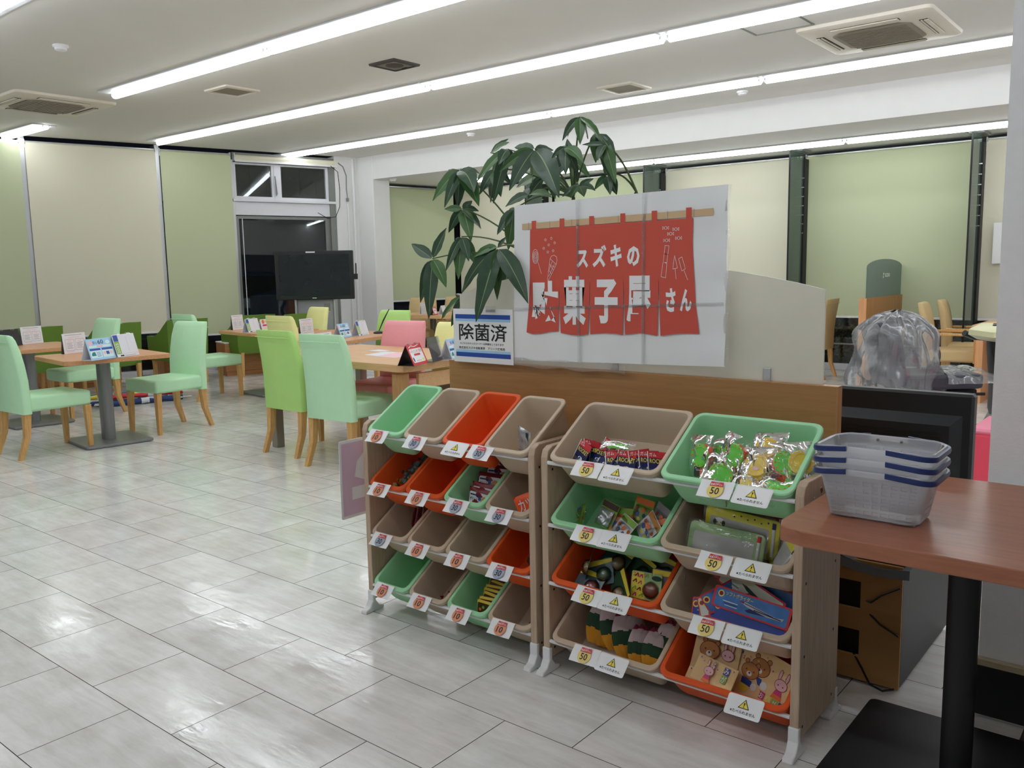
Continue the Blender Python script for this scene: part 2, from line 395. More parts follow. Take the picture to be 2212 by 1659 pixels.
# ---------------------------------------------------------------- floor with real tiles
def floor_material():
    m, nt, b = _new('floor_tile'); N, L = nt.nodes, nt.links
    geo = N.new('ShaderNodeNewGeometry'); oi = N.new('ShaderNodeObjectInfo')
    add = N.new('ShaderNodeMath'); L.new(geo.outputs['Random Per Island'], add.inputs[0]); L.new(oi.outputs['Random'], add.inputs[1])
    fr = N.new('ShaderNodeMath'); fr.operation = 'FRACT'; L.new(add.outputs[0], fr.inputs[0])
    mul = N.new('ShaderNodeMath'); mul.operation = 'MULTIPLY'; mul.inputs[1].default_value = 37; L.new(fr.outputs[0], mul.inputs[0])
    cmb = N.new('ShaderNodeCombineXYZ'); L.new(mul.outputs[0], cmb.inputs[1]); L.new(mul.outputs[0], cmb.inputs[2])
    va = N.new('ShaderNodeVectorMath'); L.new(geo.outputs['Position'], va.inputs[0]); L.new(cmb.outputs[0], va.inputs[1])
    mp = N.new('ShaderNodeMapping'); mp.inputs['Scale'].default_value = (2.2, 16, 1); L.new(va.outputs[0], mp.inputs[0])
    n1 = N.new('ShaderNodeTexNoise'); n1.inputs['Scale'].default_value = 1.6; n1.inputs['Detail'].default_value = 7; n1.inputs['Roughness'].default_value = .68; n1.inputs['Distortion'].default_value = .5
    L.new(mp.outputs[0], n1.inputs['Vector'])
    n2 = N.new('ShaderNodeTexNoise'); n2.inputs['Scale'].default_value = 5.5; n2.inputs['Detail'].default_value = 5; n2.inputs['Roughness'].default_value = .6; L.new(geo.outputs['Position'], n2.inputs['Vector'])
    cr = N.new('ShaderNodeValToRGB'); e = cr.color_ramp.elements
    e[0].position = .30; e[0].color = S(180, 177, 172)+(1,); e[1].position = .70; e[1].color = S(214, 213, 210)+(1,)
    mx = N.new('ShaderNodeMix'); mx.inputs[0].default_value = .42
    L.new(n1.outputs['Fac'], mx.inputs[2]); L.new(n2.outputs['Fac'], mx.inputs[3]); L.new(mx.outputs[0], cr.inputs[0])
    # tile to tile shade and thin worn stains
    sh = N.new('ShaderNodeMapRange'); sh.inputs['To Min'].default_value = .93; sh.inputs['To Max'].default_value = 1.05; L.new(fr.outputs[0], sh.inputs['Value'])
    n4 = N.new('ShaderNodeTexNoise'); n4.inputs['Scale'].default_value = 2.3; n4.inputs['Detail'].default_value = 4; L.new(va.outputs[0], n4.inputs['Vector'])
    st = N.new('ShaderNodeValToRGB'); st.color_ramp.elements[0].position = .60; st.color_ramp.elements[0].color = (1, 1, 1, 1); st.color_ramp.elements[1].position = .78; st.color_ramp.elements[1].color = (.93, .90, .84, 1)
    L.new(n4.outputs['Fac'], st.inputs[0])
    m1 = N.new('ShaderNodeMix'); m1.data_type = 'RGBA'; m1.blend_type = 'MULTIPLY'; m1.inputs[0].default_value = 1; L.new(cr.outputs[0], m1.inputs[6]); L.new(st.outputs[0], m1.inputs[7])
    m2 = N.new('ShaderNodeVectorMath'); m2.operation = 'SCALE'; L.new(m1.outputs[2], m2.inputs[0]); L.new(sh.outputs[0], m2.inputs['Scale'])
    L.new(m2.outputs[0], b.inputs['Base Color'])
    rr = N.new('ShaderNodeMapRange'); rr.inputs['From Min'].default_value = .3; rr.inputs['From Max'].default_value = .75; rr.inputs['To Min'].default_value = .05; rr.inputs['To Max'].default_value = .26
    L.new(n2.outputs['Fac'], rr.inputs['Value']); L.new(rr.outputs[0], b.inputs['Roughness'])
    b.inputs['Specular IOR Level'].default_value = .55
    n3 = N.new('ShaderNodeTexNoise'); n3.inputs['Scale'].default_value = 3.0; n3.inputs['Detail'].default_value = 5; n3.inputs['Roughness'].default_value = .55
    mp3 = N.new('ShaderNodeMapping'); mp3.inputs['Scale'].default_value = (1.5, 5, 1); mp3.inputs['Rotation'].default_value = (0, 0, .5); L.new(va.outputs[0], mp3.inputs[0]); L.new(mp3.outputs[0], n3.inputs['Vector'])
    bp = N.new('ShaderNodeBump'); bp.inputs['Strength'].default_value = .22; bp.inputs['Distance'].default_value = .006
    L.new(n3.outputs['Fac'], bp.inputs['Height']); L.new(bp.outputs[0], b.inputs['Normal'])
    MATS['floor_tile'] = m
floor_material()
mat('grout', S(74, 68, 62), .8, .1, 40)
W0 = Vector((-11.29, 4.615)); WT = Vector((.249, .9685)); WN = Vector((.9685, -.249))     # left window wall: blind plane, along, into the room
def wl(s, off=0.0, z=0.0):
    p = W0+WT*s+WN*off; return (p.x, p.y, z)
WA = math.atan2(WT.y, WT.x)
GL = -.20            # glass line behind the blinds
NQ0 = Vector((-10.154, 9.15)); NQ1 = Vector((-9.93, 10.77))
fl_outline = [wl(-10, GL)[:2], wl(4.35, GL)[:2], (-10.3, 9.1), (-10.3, 9.15), (-10.12, 10.92), (2.0, 10.92), (2.0, 2.8), (4.0, 2.8), (4.0, -5.0)]
fb = MB(); fb.prism(fl_outline, -.12, -.002); FLOOR = struct('floor', fb, 'grout')
TX, TY, TG = .4853, .3257, .0024
def tile_mesh(b, cx, cy):
    a, c, h, ch = TX/2-TG/2, TY/2-TG/2, .004, .00012
    rings = [[(cx+sx*p, cy+sy*q, z) for sx, sy in ((-1, -1), (1, -1), (1, 1), (-1, 1))] for p, q, z in ((a, c, -h), (a, c, -ch), (a-ch, c-ch, 0))]
    b.loft(rings, 1, cap0=False, cap1=False); b.poly(rings[-1], 0)
Mi = cam.matrix_world.inverted()
def inside(x, y):
    if x > 3.9 or y > 10.85 or y < -4.9: return False
    if (Vector((x, y))-W0).dot(WN) < GL+.02: return False
    if y > 8.9 and x < -10.0: return False
    if y > 2.55 and x > -.4 and y < 2.85: return False
    return True
cands, far = [], []
for j in range(-16, 31):
    cy = 1.0233+.3257*j+.0003
    for i in range(-30, 9):
        cx = -2.525+.5*TX+TX*i+(TX/2 if j % 2 else 0)
        if not inside(cx, cy): continue
        q = Mi @ Vector((cx, cy, 0)); dist = -q.z
        vis = dist > .2 and abs(q.x/dist*1861.4) < 1106+120 and abs(q.y/dist*1861.4) < 830+150
        (cands if vis else far).append((dist, cx, cy))
cands.sort(); near = cands[:300]; far += cands[300:]
tb = MB(); tile_mesh(tb, 0, 0); t_me = tb.mesh('tile', ['floor_tile', 'grout'])
for d, cx, cy in near:
    o = bpy.data.objects.new('tile', t_me); COL.objects.link(o); o.parent = FLOOR; o.location = (cx, cy, 0)
tb = MB()
for d, cx, cy in far: tile_mesh(tb, cx, cy)
o = tb.obj('tile_field', ['floor_tile', 'grout'], FLOOR); o['kind'] = 'stuff'

# ---------------------------------------------------------------- room shell
ZC, ZN, YB = 3.03, 2.69, 8.87
c_out = [wl(-10, .02)[:2], wl(4.45, .02)[:2], (-10.2, YB+.1), (4.0, YB+.1), (4.0, -5.0)]
b = MB(); b.prism(c_out, ZC, ZC+.15); struct('ceiling', b, 'ceiling_paint')
b = MB(); b.prism([(-10.4, YB), (4.0, YB), (4.0, 11.2), (-10.0, 11.2)], ZN, ZC+.14); struct('ceiling_nook', b, 'wall_paint')
b = MB(); b.box((1.8, 2.765, ZC/2), (4.54, .11, ZC)); WR = struct('wall_right', b, 'wallpaper')
b = MB(); b.box((1.8, 2.703, .085), (4.56, .016, .15)); struct('baseboard_right', b, 'black_rubber', WR)
b = MB(); b.box((1.8, 2.70, .172), (4.58, .022, .022), ch=.003); struct('trim_rail', b, 'trim_wood', WR)
b = MB(); b.box((4.05, 1.0, 1.5), (.1, 12.2, 3.1)); struct('wall_east', b, 'wall_paint')
b = MB(); b.box((-5, -5.05, 1.5), (18.5, .1, 3.1)); struct('wall_rear', b, 'wall_paint')
b = MB(); b.box((1.6, 7.0, 1.4), (.1, 8.4, 2.8)); struct('wall_nook', b, 'wall_paint')
# column and the white strip beside the glazed door
b = MB(); b.box((-10.015, 9.02, 1.52), (.37, .34, ZC), ch=.012); struct('column', b, 'wall_paint')
b = MB(); b.prism([wl(4.02, .03)[:2], wl(4.4, .03)[:2], wl(4.4, -.3)[:2], wl(4.02, -.3)[:2]], 0, ZC); struct('wall_left', b, 'wall_paint')
b = MB(); b.tube([wl(4.20, .05, .02), wl(4.20, .05, 2.62)], .012, 8); b.tube([wl(4.30, .05, .02), wl(4.30, .05, 3.0)], .02, 8)
struct('trim_conduit', b, 'white_plastic', smooth=40)
# window wall behind the blinds: glass, mullions, sill
def mull(name, s, wd=.06, z0=0.0, z1=ZC, parent=None, off=-.10, dp=.2, m='aluminium'):
    b = MB(MT(*wl(s, off), WA)); b.box((0, 0, (z0+z1)/2), (wd, dp, z1-z0)); return b.obj(name, m, parent)
b = MB(MT(*wl(0, GL), WA)); b.box((-3.8, 0, 1.5), (12.6, .012, 3.0)); WIN1 = struct('window_1', b, 'window_glass')
for s in (-6.1, -4.55, -3.0, -1.5, -.045, 1.51): mull('mullion', s, .055, parent=WIN1)
for s in (-3.7, -2.2, -.75, .72, 1.145): mull('mullion', s, .05, 0, .75, WIN1, off=-.19, dp=.05, m='frame_grey')
b = MB(MT(*wl(0, GL), WA)); b.box((-3.8, .03, .03), (12.6, .12, .07), ch=.006); b.obj('sill', 'frame_white', WIN1)
# nook glazing: left return and back wall
nd = (NQ1-NQ0).normalized(); NA = math.atan2(nd.y, nd.x)
b = MB(MT(NQ0.x-.12, NQ0.y, 0, NA)); b.box((.85, 0, 1.35), (1.7, .012, 2.7)); WIN2 = struct('window_2', b, 'window_glass')
b = MB(MT(NQ0.x-.12, NQ0.y, 0, NA)); b.box((.85, -.02, .03), (1.7, .1, .07), ch=.006); b.box((.85, -.01, .58), (1.7, .02, .02)); b.obj('sill', 'frame_white', WIN2)
b = MB(); b.box((-4.2, 10.95, 1.35), (11.8, .012, 2.7)); WIN3 = struct('window_3', b, 'window_glass')
b = MB(); b.box((-4.2, 10.93, .04), (11.8, .12, .08), ch=.006); b.obj('sill', 'frame_white', WIN3)
b = MB(); b.box((-9.98, 10.86, 1.35), (.09, .2, 2.69)); b.obj('mullion', 'black_rubber', WIN3)
b = MB(); b.box((-4.2, 10.9, .33), (11.8, .02, .018)); b.obj('transom_bar', 'frame_grey', WIN3)
# glazed door with its transom window, on the left wall
DM = MT(*wl(0, -.06), WA)
DOOR = thing('door_1', None, None, M=DM); DOOR['kind'] = 'structure'
def dbox(name, m, s0, s1, z0, z1, d=.06, y=0.0, p=None, ch=0.0):
    b = MB(); b.box(((s0+s1)/2, y, (z0+z1)/2), (s1-s0, d, z1-z0), ch=ch); return b.obj(name, m, p or DOOR)
dbox('header', 'frame_grey', 2.50, 4.02, 2.88, 3.0, .12)
dbox('transom_panel', 'frame_white', 2.48, 4.02, 2.15, 2.335, .09, ch=.004)
dbox('transom_ledge', 'frame_white', 2.48, 4.02, 2.335, 2.372, .12, -.02, ch=.004)
for s0, s1 in ((2.515, 3.10), (3.17, 3.93)):
    sash = dbox('sash', 'frame_white', s0, s0+.035, 2.375, 2.87, .06)
    dbox('sash_rail', 'frame_white', s1-.035, s1, 2.375, 2.87, .06, p=sash); dbox('sash_rail', 'frame_white', s0+.035, s1-.035, 2.375, 2.41, .06, p=sash)
    dbox('sash_rail', 'frame_white', s0+.035, s1-.035, 2.845, 2.87, .06, p=sash); dbox('pane', 'window_glass', s0+.035, s1-.035, 2.41, 2.845, .008, p=sash)
    b = MB(); b.tube([(s1+.02, -.05, 2.43), (s1+.005, -.06, 2.70), (s1+.03, -.05, 2.45)], .008, 6); b.obj('stay_arm', 'frame_grey', sash)
dbox('centre_post', 'frame_white', 3.10, 3.17, 2.372, 2.88, .07); dbox('jamb', 'frame_grey', 3.93, 4.02, 0, 2.88, .14); dbox('jamb', 'aluminium', 2.46, 2.51, 0, 2.9, .12)
dbox('door_stile', 'frame_grey', 2.51, 2.56, .05, 2.14, .05); dbox('door_stile', 'frame_grey', 3.86, 3.93, .05, 2.14, .05); dbox('door_rail', 'frame_grey', 2.56, 3.86, 2.10, 2.14, .05); dbox('door_rail', 'frame_grey', 2.56, 3.86, .02, .14, .05)
dbox('door_pane', 'window_glass', 2.56, 3.86, .14, 2.10, .01)
b = MB(); b.tube([(2.60, -.05, .15), (2.60, -.05, 2.1)], .006, 6); b.obj('pull_rod', 'frame_white', DOOR)
# ceiling hatch and its recessed joint
b = MB()
for x0, y0, x1, y1 in ((-2.815, 6.05, -2.80, 6.405), (-2.385, 6.05, -2.37, 6.405), (-2.80, 6.05, -2.385, 6.062), (-2.80, 6.393, -2.385, 6.405)): b.box(((x0+x1)/2, (y0+y1)/2, ZC-.002), (x1-x0, y1-y0, .006))
tag(b.obj('access_hatch', 'frame_grey'), 'grey metal edging of the square access hatch in the ceiling', 'hatch')

# ---------------------------------------------------------------- strip lights, each 2.43 m unit a fixture of its own
def strip_unit():
    t = thing('strip_light', 'x', 'light', (0, 0, ZC))
    b = MB(); b.box((0, -.02, -.006), (2.425, .26, .012), ch=.003); b.obj('housing', 'white_metal', t)
    b = MB(); rings = []
    prof = [(-.034, -.012), (-.034, -.03), (-.022, -.048), (0, -.054), (.022, -.048), (.034, -.03), (.034, -.012)]
    for x, k in ((-1.205, .6), (-1.19, 1), (1.19, 1), (1.205, .6)): rings.append([(x, y*k, -.012+(z+.012)*k) for y, z in prof])
    b.loft(rings); b.obj('diffuser', 'tube', t, smooth=50)
    b = MB()
    for sx in (-1, 1): b.box((sx*1.19, 0, -.02), (.02, .075, .02), ch=.003)
    b.obj('end_clip', 'white_plastic', t)
    return t
U0 = None
def place_strip(x, y, z, label, short=None):
    global U0
    M = MT(x, y, z)
    if short: M = M @ Matrix.Diagonal((short, 1, 1, 1))
    if U0 is None: U0 = strip_unit(); U0.matrix_world = M; U0['label'] = label; U0['group'] = 'ceiling strip lights'
    else: dup(U0, M, label, 'ceiling strip lights')
ORD = ['first', 'second', 'third', 'fourth', 'fifth', 'sixth', 'seventh']
XS = [-9.45, -7.0, -4.57, -2.14]
def row(y, xs, nm, z=ZC):
    for i, x in enumerate(xs): place_strip(x, y, z, 'strip light, %s from the window in %s' % (ORD[i], nm))
row(4.15, [-6.93, -4.50, -2.07, .36, 2.79], 'the row at the top of the view')
row(5.94, [-9.41, -6.985, -4.535, -2.09, .34, 2.77], 'the second row, beside the speaker')
row(7.88, [-9.455, -7.035, -4.60, -2.16, .27, 2.70], 'the third row, next to the white beam')
row(10.0, [-6.965, -4.535, -2.105, .33], 'the low nook row', ZN)
place_strip(-8.76, 10.0, ZN, 'short strip light at the far end of the nook, behind the plant', .48)
place_strip(-10.87, 4.44, ZC, 'short strip light near the window blinds, beside the air conditioner', .48)
row(2.36, [-9.73, -7.3, -4.87, -2.44], 'the row cut by the top left corner')
row(.5, [-7.3, -4.87, -2.44, -.01], 'the row just behind the viewer')
row(-1.4, [-4.87, -2.44, -.01], 'the row well behind the viewer')
# ---------------------------------------------------------------- roller blinds
def blind(M, w_, zt, zb, fabric, label, rolled=False):
    """M puts local x along the wall, local y into the room"""
    t = thing('roller_blind', label, 'blind', M=M)
    b = MB(); b.tube([(0.01, 0, zt-.055), (w_-.01, 0, zt-.055)], .036 if rolled else .03, 14); b.obj('roller', fabric, t, smooth=50)
    b = MB(); b.box((w_/2, -.03, zt-.02), (w_, .05, .02), ch=.003); b.obj('head_rail', 'aluminium', t)
    if rolled: zb = zt-.10
    b = MB(); n = 10
    b.grid(lambda u, v: (u*w_, .03+.004*math.sin(u*9+2)*(1-v), zb+v*(zt-.055-zb)), n, 6)
    b.obj('fabric', fabric, t, smooth=60, fixn=False)
    b = MB(); b.box((w_/2, .03, zb-.008), (w_, .016, .024), ch=.004); b.obj('bottom_bar', 'white_plastic', t)
    for x in (0, w_):
        b = MB(); b.box((x, -.005, zt-.05), (.006, .075, .10)); b.obj('bracket', 'white_plastic', t)
    return t
def LB(s0, s1, zb, fab, label, **k): return blind(MT(*wl(s0), WA) @ Matrix.Diagonal((1, -1, 1, 1)), s1-s0, 2.99, zb, fab, label, **k)
LB(-1.45, -.075, .60, 'blind_green', 'green roller blind at the left edge, by the short strip light')
LB(-2.95, -1.52, .60, 'blind_cream', 'cream roller blind out past the left edge')
LB(-.02, 1.485, .59, 'blind_cream', 'wide cream roller blind between two metal posts on the left wall')
LB(1.54, 2.47, .515, 'blind_green', 'green roller blind right beside the glazed door')
LB(2.53, 4.06, 0, 'blind_cream', 'cream roller blind fully rolled up over the glazed door', rolled=True)
nb = MT(NQ0.x+.0, NQ0.y, 0, NA) @ Matrix.Diagonal((1, -1, 1, 1))
blind(nb, 1.55, 2.66, .865, 'blind_green', 'green roller blind on the nook side wall, behind the column')
def BB(x0, x1, fab, label, zb=.68): return blind(MT(x0, 10.80, 0) @ Matrix.Diagonal((1, -1, 1, 1)), x1-x0, 2.66, zb, fab, label)
BB(-9.86, -7.95, 'blind_cream', 'cream roller blind behind the plant stem on the nook back wall', .86)
BB(-7.9, -6.12, 'blind_green', 'green roller blind partly hidden by the money tree crown')
BB(-6.0, -4.17, 'blind_cream', 'cream roller blind above the right half of the poster')
BB(-4.05, -2.19, 'blind_green', 'widest green roller blind, behind the wooden partition')
BB(-2.06, -.2, 'blind_cream', 'cream roller blind at the right edge beside the wall')
# green glass fins that brace the nook glazing
for x, lab in ((-8.0, 'glass fin with black edges behind the money tree'), (-6.0, 'glass fin with black edges above the poster top edge'), (-4.02, 'glass fin with black edges beside the frosted screen'), (-2.08, 'glass fin with black edges nearest the right wall')):
    t = thing('glass_fin', lab, 'glass fin', (x, 10.55, 0))
    b = MB(); b.box((0, -.17, 1.34), (.019, .40, 2.68)); b.obj('pane', 'fin_glass', t)
    b = MB(); b.box((0, -.375, 1.34), (.016, .008, 2.68)); b.obj('front_edge', 'black_rubber', t)
    b = MB(); b.box((-.0, .10, 1.34), (.06, .12, 2.5)); b.obj('back_post', 'black_rubber', t)
    b = MB()
    for k in range(7): b.box((.0, .034, 2.36-.11*k), (.05, .012, .012), ch=.002)
    b.obj('spacer', 'chrome', t)
    b = MB(); b.box((0, -.05, 2.672), (.16, .30, .03), ch=.004); b.obj('ceiling_shoe', 'frame_grey', t)

# ---------------------------------------------------------------- ceiling fittings
def cassette(name, label, cx, cy, sz, flip=0):
    t = thing(name, label, 'air conditioner', (cx, cy, ZC), rz=flip)
    b = MB(); h = sz/2
    ring = lambda a, z, r: [(x, y, z) for x, y in rrect(2*a, 2*a, r, 4)]
    b.loft([ring(h, 0, .05), ring(h-.005, -.022, .05), ring(h-.03, -.034, .05), ring(h*.60, -.036, .04)], cap0=False, cap1=True); b.obj('panel', 'ac_plastic', t, smooth=35)
    b = MB(); pts = rrect(h*1.16, h*1.16, .07, 1); b.prism(pts, -.046, -.034); g = b.obj('return_grille', 'grille_grey', t)
    b = MB()
    for k in range(15): b.box((0, -h*.52+k*h*.0743, -.047), (h*1.02, .006, .004))
    b.obj('grille_bar', 'grille_grey', g)
    for k in range(4):
        M = Matrix.Rotation(k*math.pi/2, 4, 'Z')
        b = MB(M); b.box((0, h*.76, -.0365), (h*1.0, .055, .004)); s_ = b.obj('outlet_slot', 'dark_slot', t)
        b = MB(M); b.box((0, h*.735, -.041), (h*.98, .012, .006), M=None); b.box((0, h*.80, -.042), (h*.98, .03, .006)); b.obj('louver', 'ac_plastic', s_)
    return t
cassette('ceiling_air_conditioner', 'cream ceiling air conditioner with grey grille, top right corner', -2.07, 6.91, .94)
cassette('ceiling_air_conditioner', 'cream ceiling air conditioner cut by the left edge of the ceiling', -9.02, 3.92, .95)
def vent(label, cx, cy, sz, dark=False):
    t = thing('ceiling_speaker' if dark else 'ceiling_vent', label, 'speaker' if dark else 'vent', (cx, cy, ZC))
    h = sz/2; b = MB(); ring = lambda a, z: [(x, y, z) for x, y in rrect(2*a, 2*a, .012, 3)]
    b.loft([ring(h, 0), ring(h-.004, -.014), ring(h*.80, -.02), ring(h*.78, -.006)], cap0=False, cap1=False); b.obj('frame', 'speaker_dark' if dark else 'ac_plastic', t, smooth=30)
    b = MB(); b.prism(rrect(sz*.79, sz*.79, .01, 2), -.010, -.004); g = b.obj('grille', 'speaker_grille' if dark else 'grille_grey', t)
    if dark:
        b = MB(); b.lathe([(.075, -.010), (.075, -.0125), (.05, -.014), (.012, -.012)], 24); b.obj('cone', 'speaker_dark', g, smooth=40)
        b = MB(); b.box((.0, .115, -.0125), (.05, .018, .006), ch=.002); b.obj('switch', 'dark_slot', g)
    return t
vent('white square vent with grey mesh left of the dark speaker', -7.25, 4.83, .37)
vent('dark square ceiling speaker with a round cone', -5.42, 5.17, .31, True)
vent('white square vent with grey mesh above the plant crown', -4.53, 7.32, .39)
def detector(label, x, y, z):
    t = thing('smoke_detector', label, 'smoke detector', (x, y, z))
    b = MB(); b.lathe([(.055, 0), (.055, -.012), (.048, -.02)], 24); b.obj('base', 'white_plastic', t, smooth=40)
    b = MB(); b.lathe([(.042, -.02), (.042, -.034), (.03, -.042), (.005, -.044)], 24); b.obj('sensor', 'white_plastic', t, smooth=40)
detector('round smoke detector alone on the ceiling at the upper left', -6.75, 3.065, ZC)
detector('small smoke detector above the money tree, near the beam', -7.415, 8.347, ZC)
detector('small smoke detector under the right end of the third strip', -3.78, 8.311, ZC)
detector('smoke detector inside the nook beside the column', -9.58, 9.02, ZN)

# ---------------------------------------------------------------- chairs
def parsons(label, col, x, y, face, arms=False, s=1.0):
    """upholstered dining chair; local +y is the way it faces"""
    t = thing('dining_chair', label, 'chair', (x, y, 0), face)
    L_ = 'leather_'+col
    def ringx(y0, y1, z0, z1, w_, r=.018): return None
    b = MB(); b.box((0, .03, .405), (.43, .47, .115), ch=.016); b.obj('seat', L_, t, smooth=50, bevel=.006)
    # curved padded back, a little narrower at the top, sweeping backwards
    secs = [(.335, -.215, .44), (.46, -.218, .44), (.58, -.222, .438), (.70, -.236, .43), (.80, -.254, .42), (.88, -.274, .408), (.912, -.286, .40), (.922, -.296, .392)]
    rings = []
    for i, (z, yc, w_) in enumerate(secs):
        th = .066 if z < .85 else (.058 if z < .9 else (.046 if z < .92 else .026)); ch = .012
        a = w_/2; f = yc+th/2; k = yc-th/2
        rings.append([(-a, k+ch, z), (-a+ch, k, z), (a-ch, k, z), (a, k+ch, z), (a, f-ch, z), (a-ch, f, z), (-a+ch, f, z), (-a, f-ch, z)])
    b = MB(); b.loft(rings); bk = b.obj('backrest', L_, t, smooth=50)
    b = MB(); b.tube([(-.195, -.316, .872), (.195, -.316, .872)], .0028, 5); b.obj('seam', L_, bk, smooth=40)
    def leg(top, bot, wt, wb, mid=None):
        b = MB(); pts = [top]+([mid] if mid else [])+[bot]; rings = []
        for i, p in enumerate(pts):
            q = i/(len(pts)-1); h = (wt+(wb-wt)*q)/2
            rings.append([(p[0]-h, p[1]-h, p[2]), (p[0]+h, p[1]-h, p[2]), (p[0]+h, p[1]+h, p[2]), (p[0]-h, p[1]+h, p[2])])
        b.loft(rings); b.obj('leg', 'chair_wood', t)
    for sx in (-1, 1):
        leg((sx*.187, .235, .35), (sx*.190, .240, 0), .046, .03)
        leg((sx*.187, -.215, .34), (sx*.192, -.285, 0), .05, .032, (sx*.187, -.226, .17))
    if arms:
        for sx in (-1, 1):
            b = MB(); b.box((sx*.235, .02, .62), (.04, .46, .025), ch=.005); a_ = b.obj('armrest', 'chair_wood', t)
            b = MB(); b.box((sx*.235, .22, .48), (.03, .034, .27)); b.obj('arm_post', 'chair_wood', a_)
    return t
F0, F180 = 0.0, math.pi
parsons('mint green chair cut by the left edge, facing a pedestal table', 'mint', -6.945, 2.80, F0+.04)
parsons('mint green chair right of the near pedestal table, back to the window', 'mint', -7.035, 3.865, F180+.12)
parsons('mint green chair behind the near pedestal table, left of its post', 'mint', -8.50, 3.82, F180+.04)
parsons('mint green chair half hidden behind another mint chair, seat facing right', 'mint', -8.46, 5.16, F0)
parsons('lime green chair seen from behind at the wide desk', 'lime', -5.275, 4.03, F0)
parsons('mint green chair seen from behind at the wide desk', 'mint', -4.645, 3.93, F0+.08)
parsons('yellow chair seen from behind, beyond the lime chair', 'yellow', -7.06, 5.36, F0)
parsons('yellow chair facing the viewer in front of the television stand', 'yellow', -8.37, 6.28, F180-.15)
parsons('lime green chair facing the viewer behind the pink chair', 'lime', -6.70, 6.02, F180+.1)
parsons('pink chair tucked behind the wide desk', 'pink', -5.16, 4.70, F180+.15)
parsons('yellow chair mostly hidden by the blue and white notice', 'yellow', -4.55, 4.72, F180+.2)
parsons('tan chair with its back to the nook desk, left of the pair', 'tan', -9.22, 9.12, F180+.55)
parsons('tan chair at the nook desk, right of the pair by the plant', 'tan', -8.95, 9.62, F180+.55)
parsons('tan chair seen from the side behind the frosted screen', 'tan', -3.72, 10.05, math.pi/2)
parsons('tan armchair in front, left of the scooter handlebar', 'tan', -2.0, 9.38, -math.pi/2+.1, True)
parsons('tan armchair behind the other tan armchair', 'tan', -1.98, 10.05, -math.pi/2+.1, True)

def tub(label, x, y, face):
    t = thing('tub_chair', label, 'armchair', (x, y, 0), face)
    # one swept shell: arm, back, arm, with an outer and inner skin
    b = MB(); path = []
    for i in range(21):
        u = i/20
        if u < .3: p = (-.27, .24-u/.3*.44); h = .60+.20*max(0, (u-.10)/.2)**1.5
        elif u > .7: p = (.27, -.20+(u-.7)/.3*.44); h = .60+.20*max(0, (.9-u)/.2)**1.5
        else:
            q = (u-.3)/.4; p = (-.27+.54*q, -.20-.05*math.sin(q*math.pi)); h = .80
        path.append((p[0], p[1], min(h, .80)))
    rings = []
    for i, (px, py, h) in enumerate(path):
        ix = px*.80; iy = py+(.06 if -.26 < px < .26 else 0)+.02
        if abs(px) >= .269: iy = py
        rings.append([(px*.94, py+(.03 if abs(px) < .26 else 0), .30), (px, py, .40), (px*1.03, py-.02*(h > .75), h), (ix*1.03, iy-.02*(h > .75), h), (ix, iy, .40), (ix*.94, iy, .30)])
    b.loft(rings); b.obj('shell', 'leather_moss', t, smooth=45)
    b = MB(); b.box((0, .03, .375), (.43, .46, .13), ch=.03); b.obj('seat', 'leather_moss', t, smooth=50)
    for sx in (-1, 1):
        for yy in (.20, -.20):
            b = MB(); rings = [[(sx*.22+a*h, yy+c*h, z) for a, c in ((-1, -1), (1, -1), (1, 1), (-1, 1))] for z, h in ((.32, .022), (0, .014))]; b.loft(rings); b.obj('leg', 'chair_wood', t)
    return t
tub('moss green tub armchair behind the left table stand-up card', -10.13, 3.98, math.pi/2+.1)
tub('moss green tub armchair half hidden by a mint chair back', -9.93, 4.78, math.pi/2+.12)
tub('moss green tub armchair with its swept arm against the cream blind', -9.92, 5.64, math.pi/2+.05)
tub('moss green tub armchair under the far pedestal table edge', -9.93, 6.65, math.pi/2-.1)
tub('moss green tub armchair peeping above the orange leaflet', -9.55, 7.15, math.pi/2-.2)

# low wooden plinths along the window
def plinth(label, s0, s1, off, dp, h, top=None):
    M = MT(*wl(s0, off), WA); t = thing('wooden_plinth', label, 'plinth', M=M); ln = s1-s0
    b = MB(); b.box((ln/2, -dp/2, h/2+.03), (ln, dp, h-.06), ch=.004); b.obj('body', 'plinth_wood', t)
    b = MB(); b.box((ln/2, -dp/2, .03), (ln-.03, dp-.03, .06)); b.obj('kick_base', 'plinth_wood', t)
    b = MB(); b.box((ln/2, -dp/2, h+.008), (ln+.01, dp+.01, .016), ch=.003); b.obj('top', top or 'plinth_wood', t)
plinth('low wooden plinth behind the leftmost table', -.35, .72, .42, .30, .42)
plinth('low wooden plinth behind the tub chair with the swept arm', 1.22, 1.62, .42, .34, .42)
plinth('low wooden plinth with a white top below the far green blind', 1.98, 2.55, .45, .36, .43, 'white_plastic')
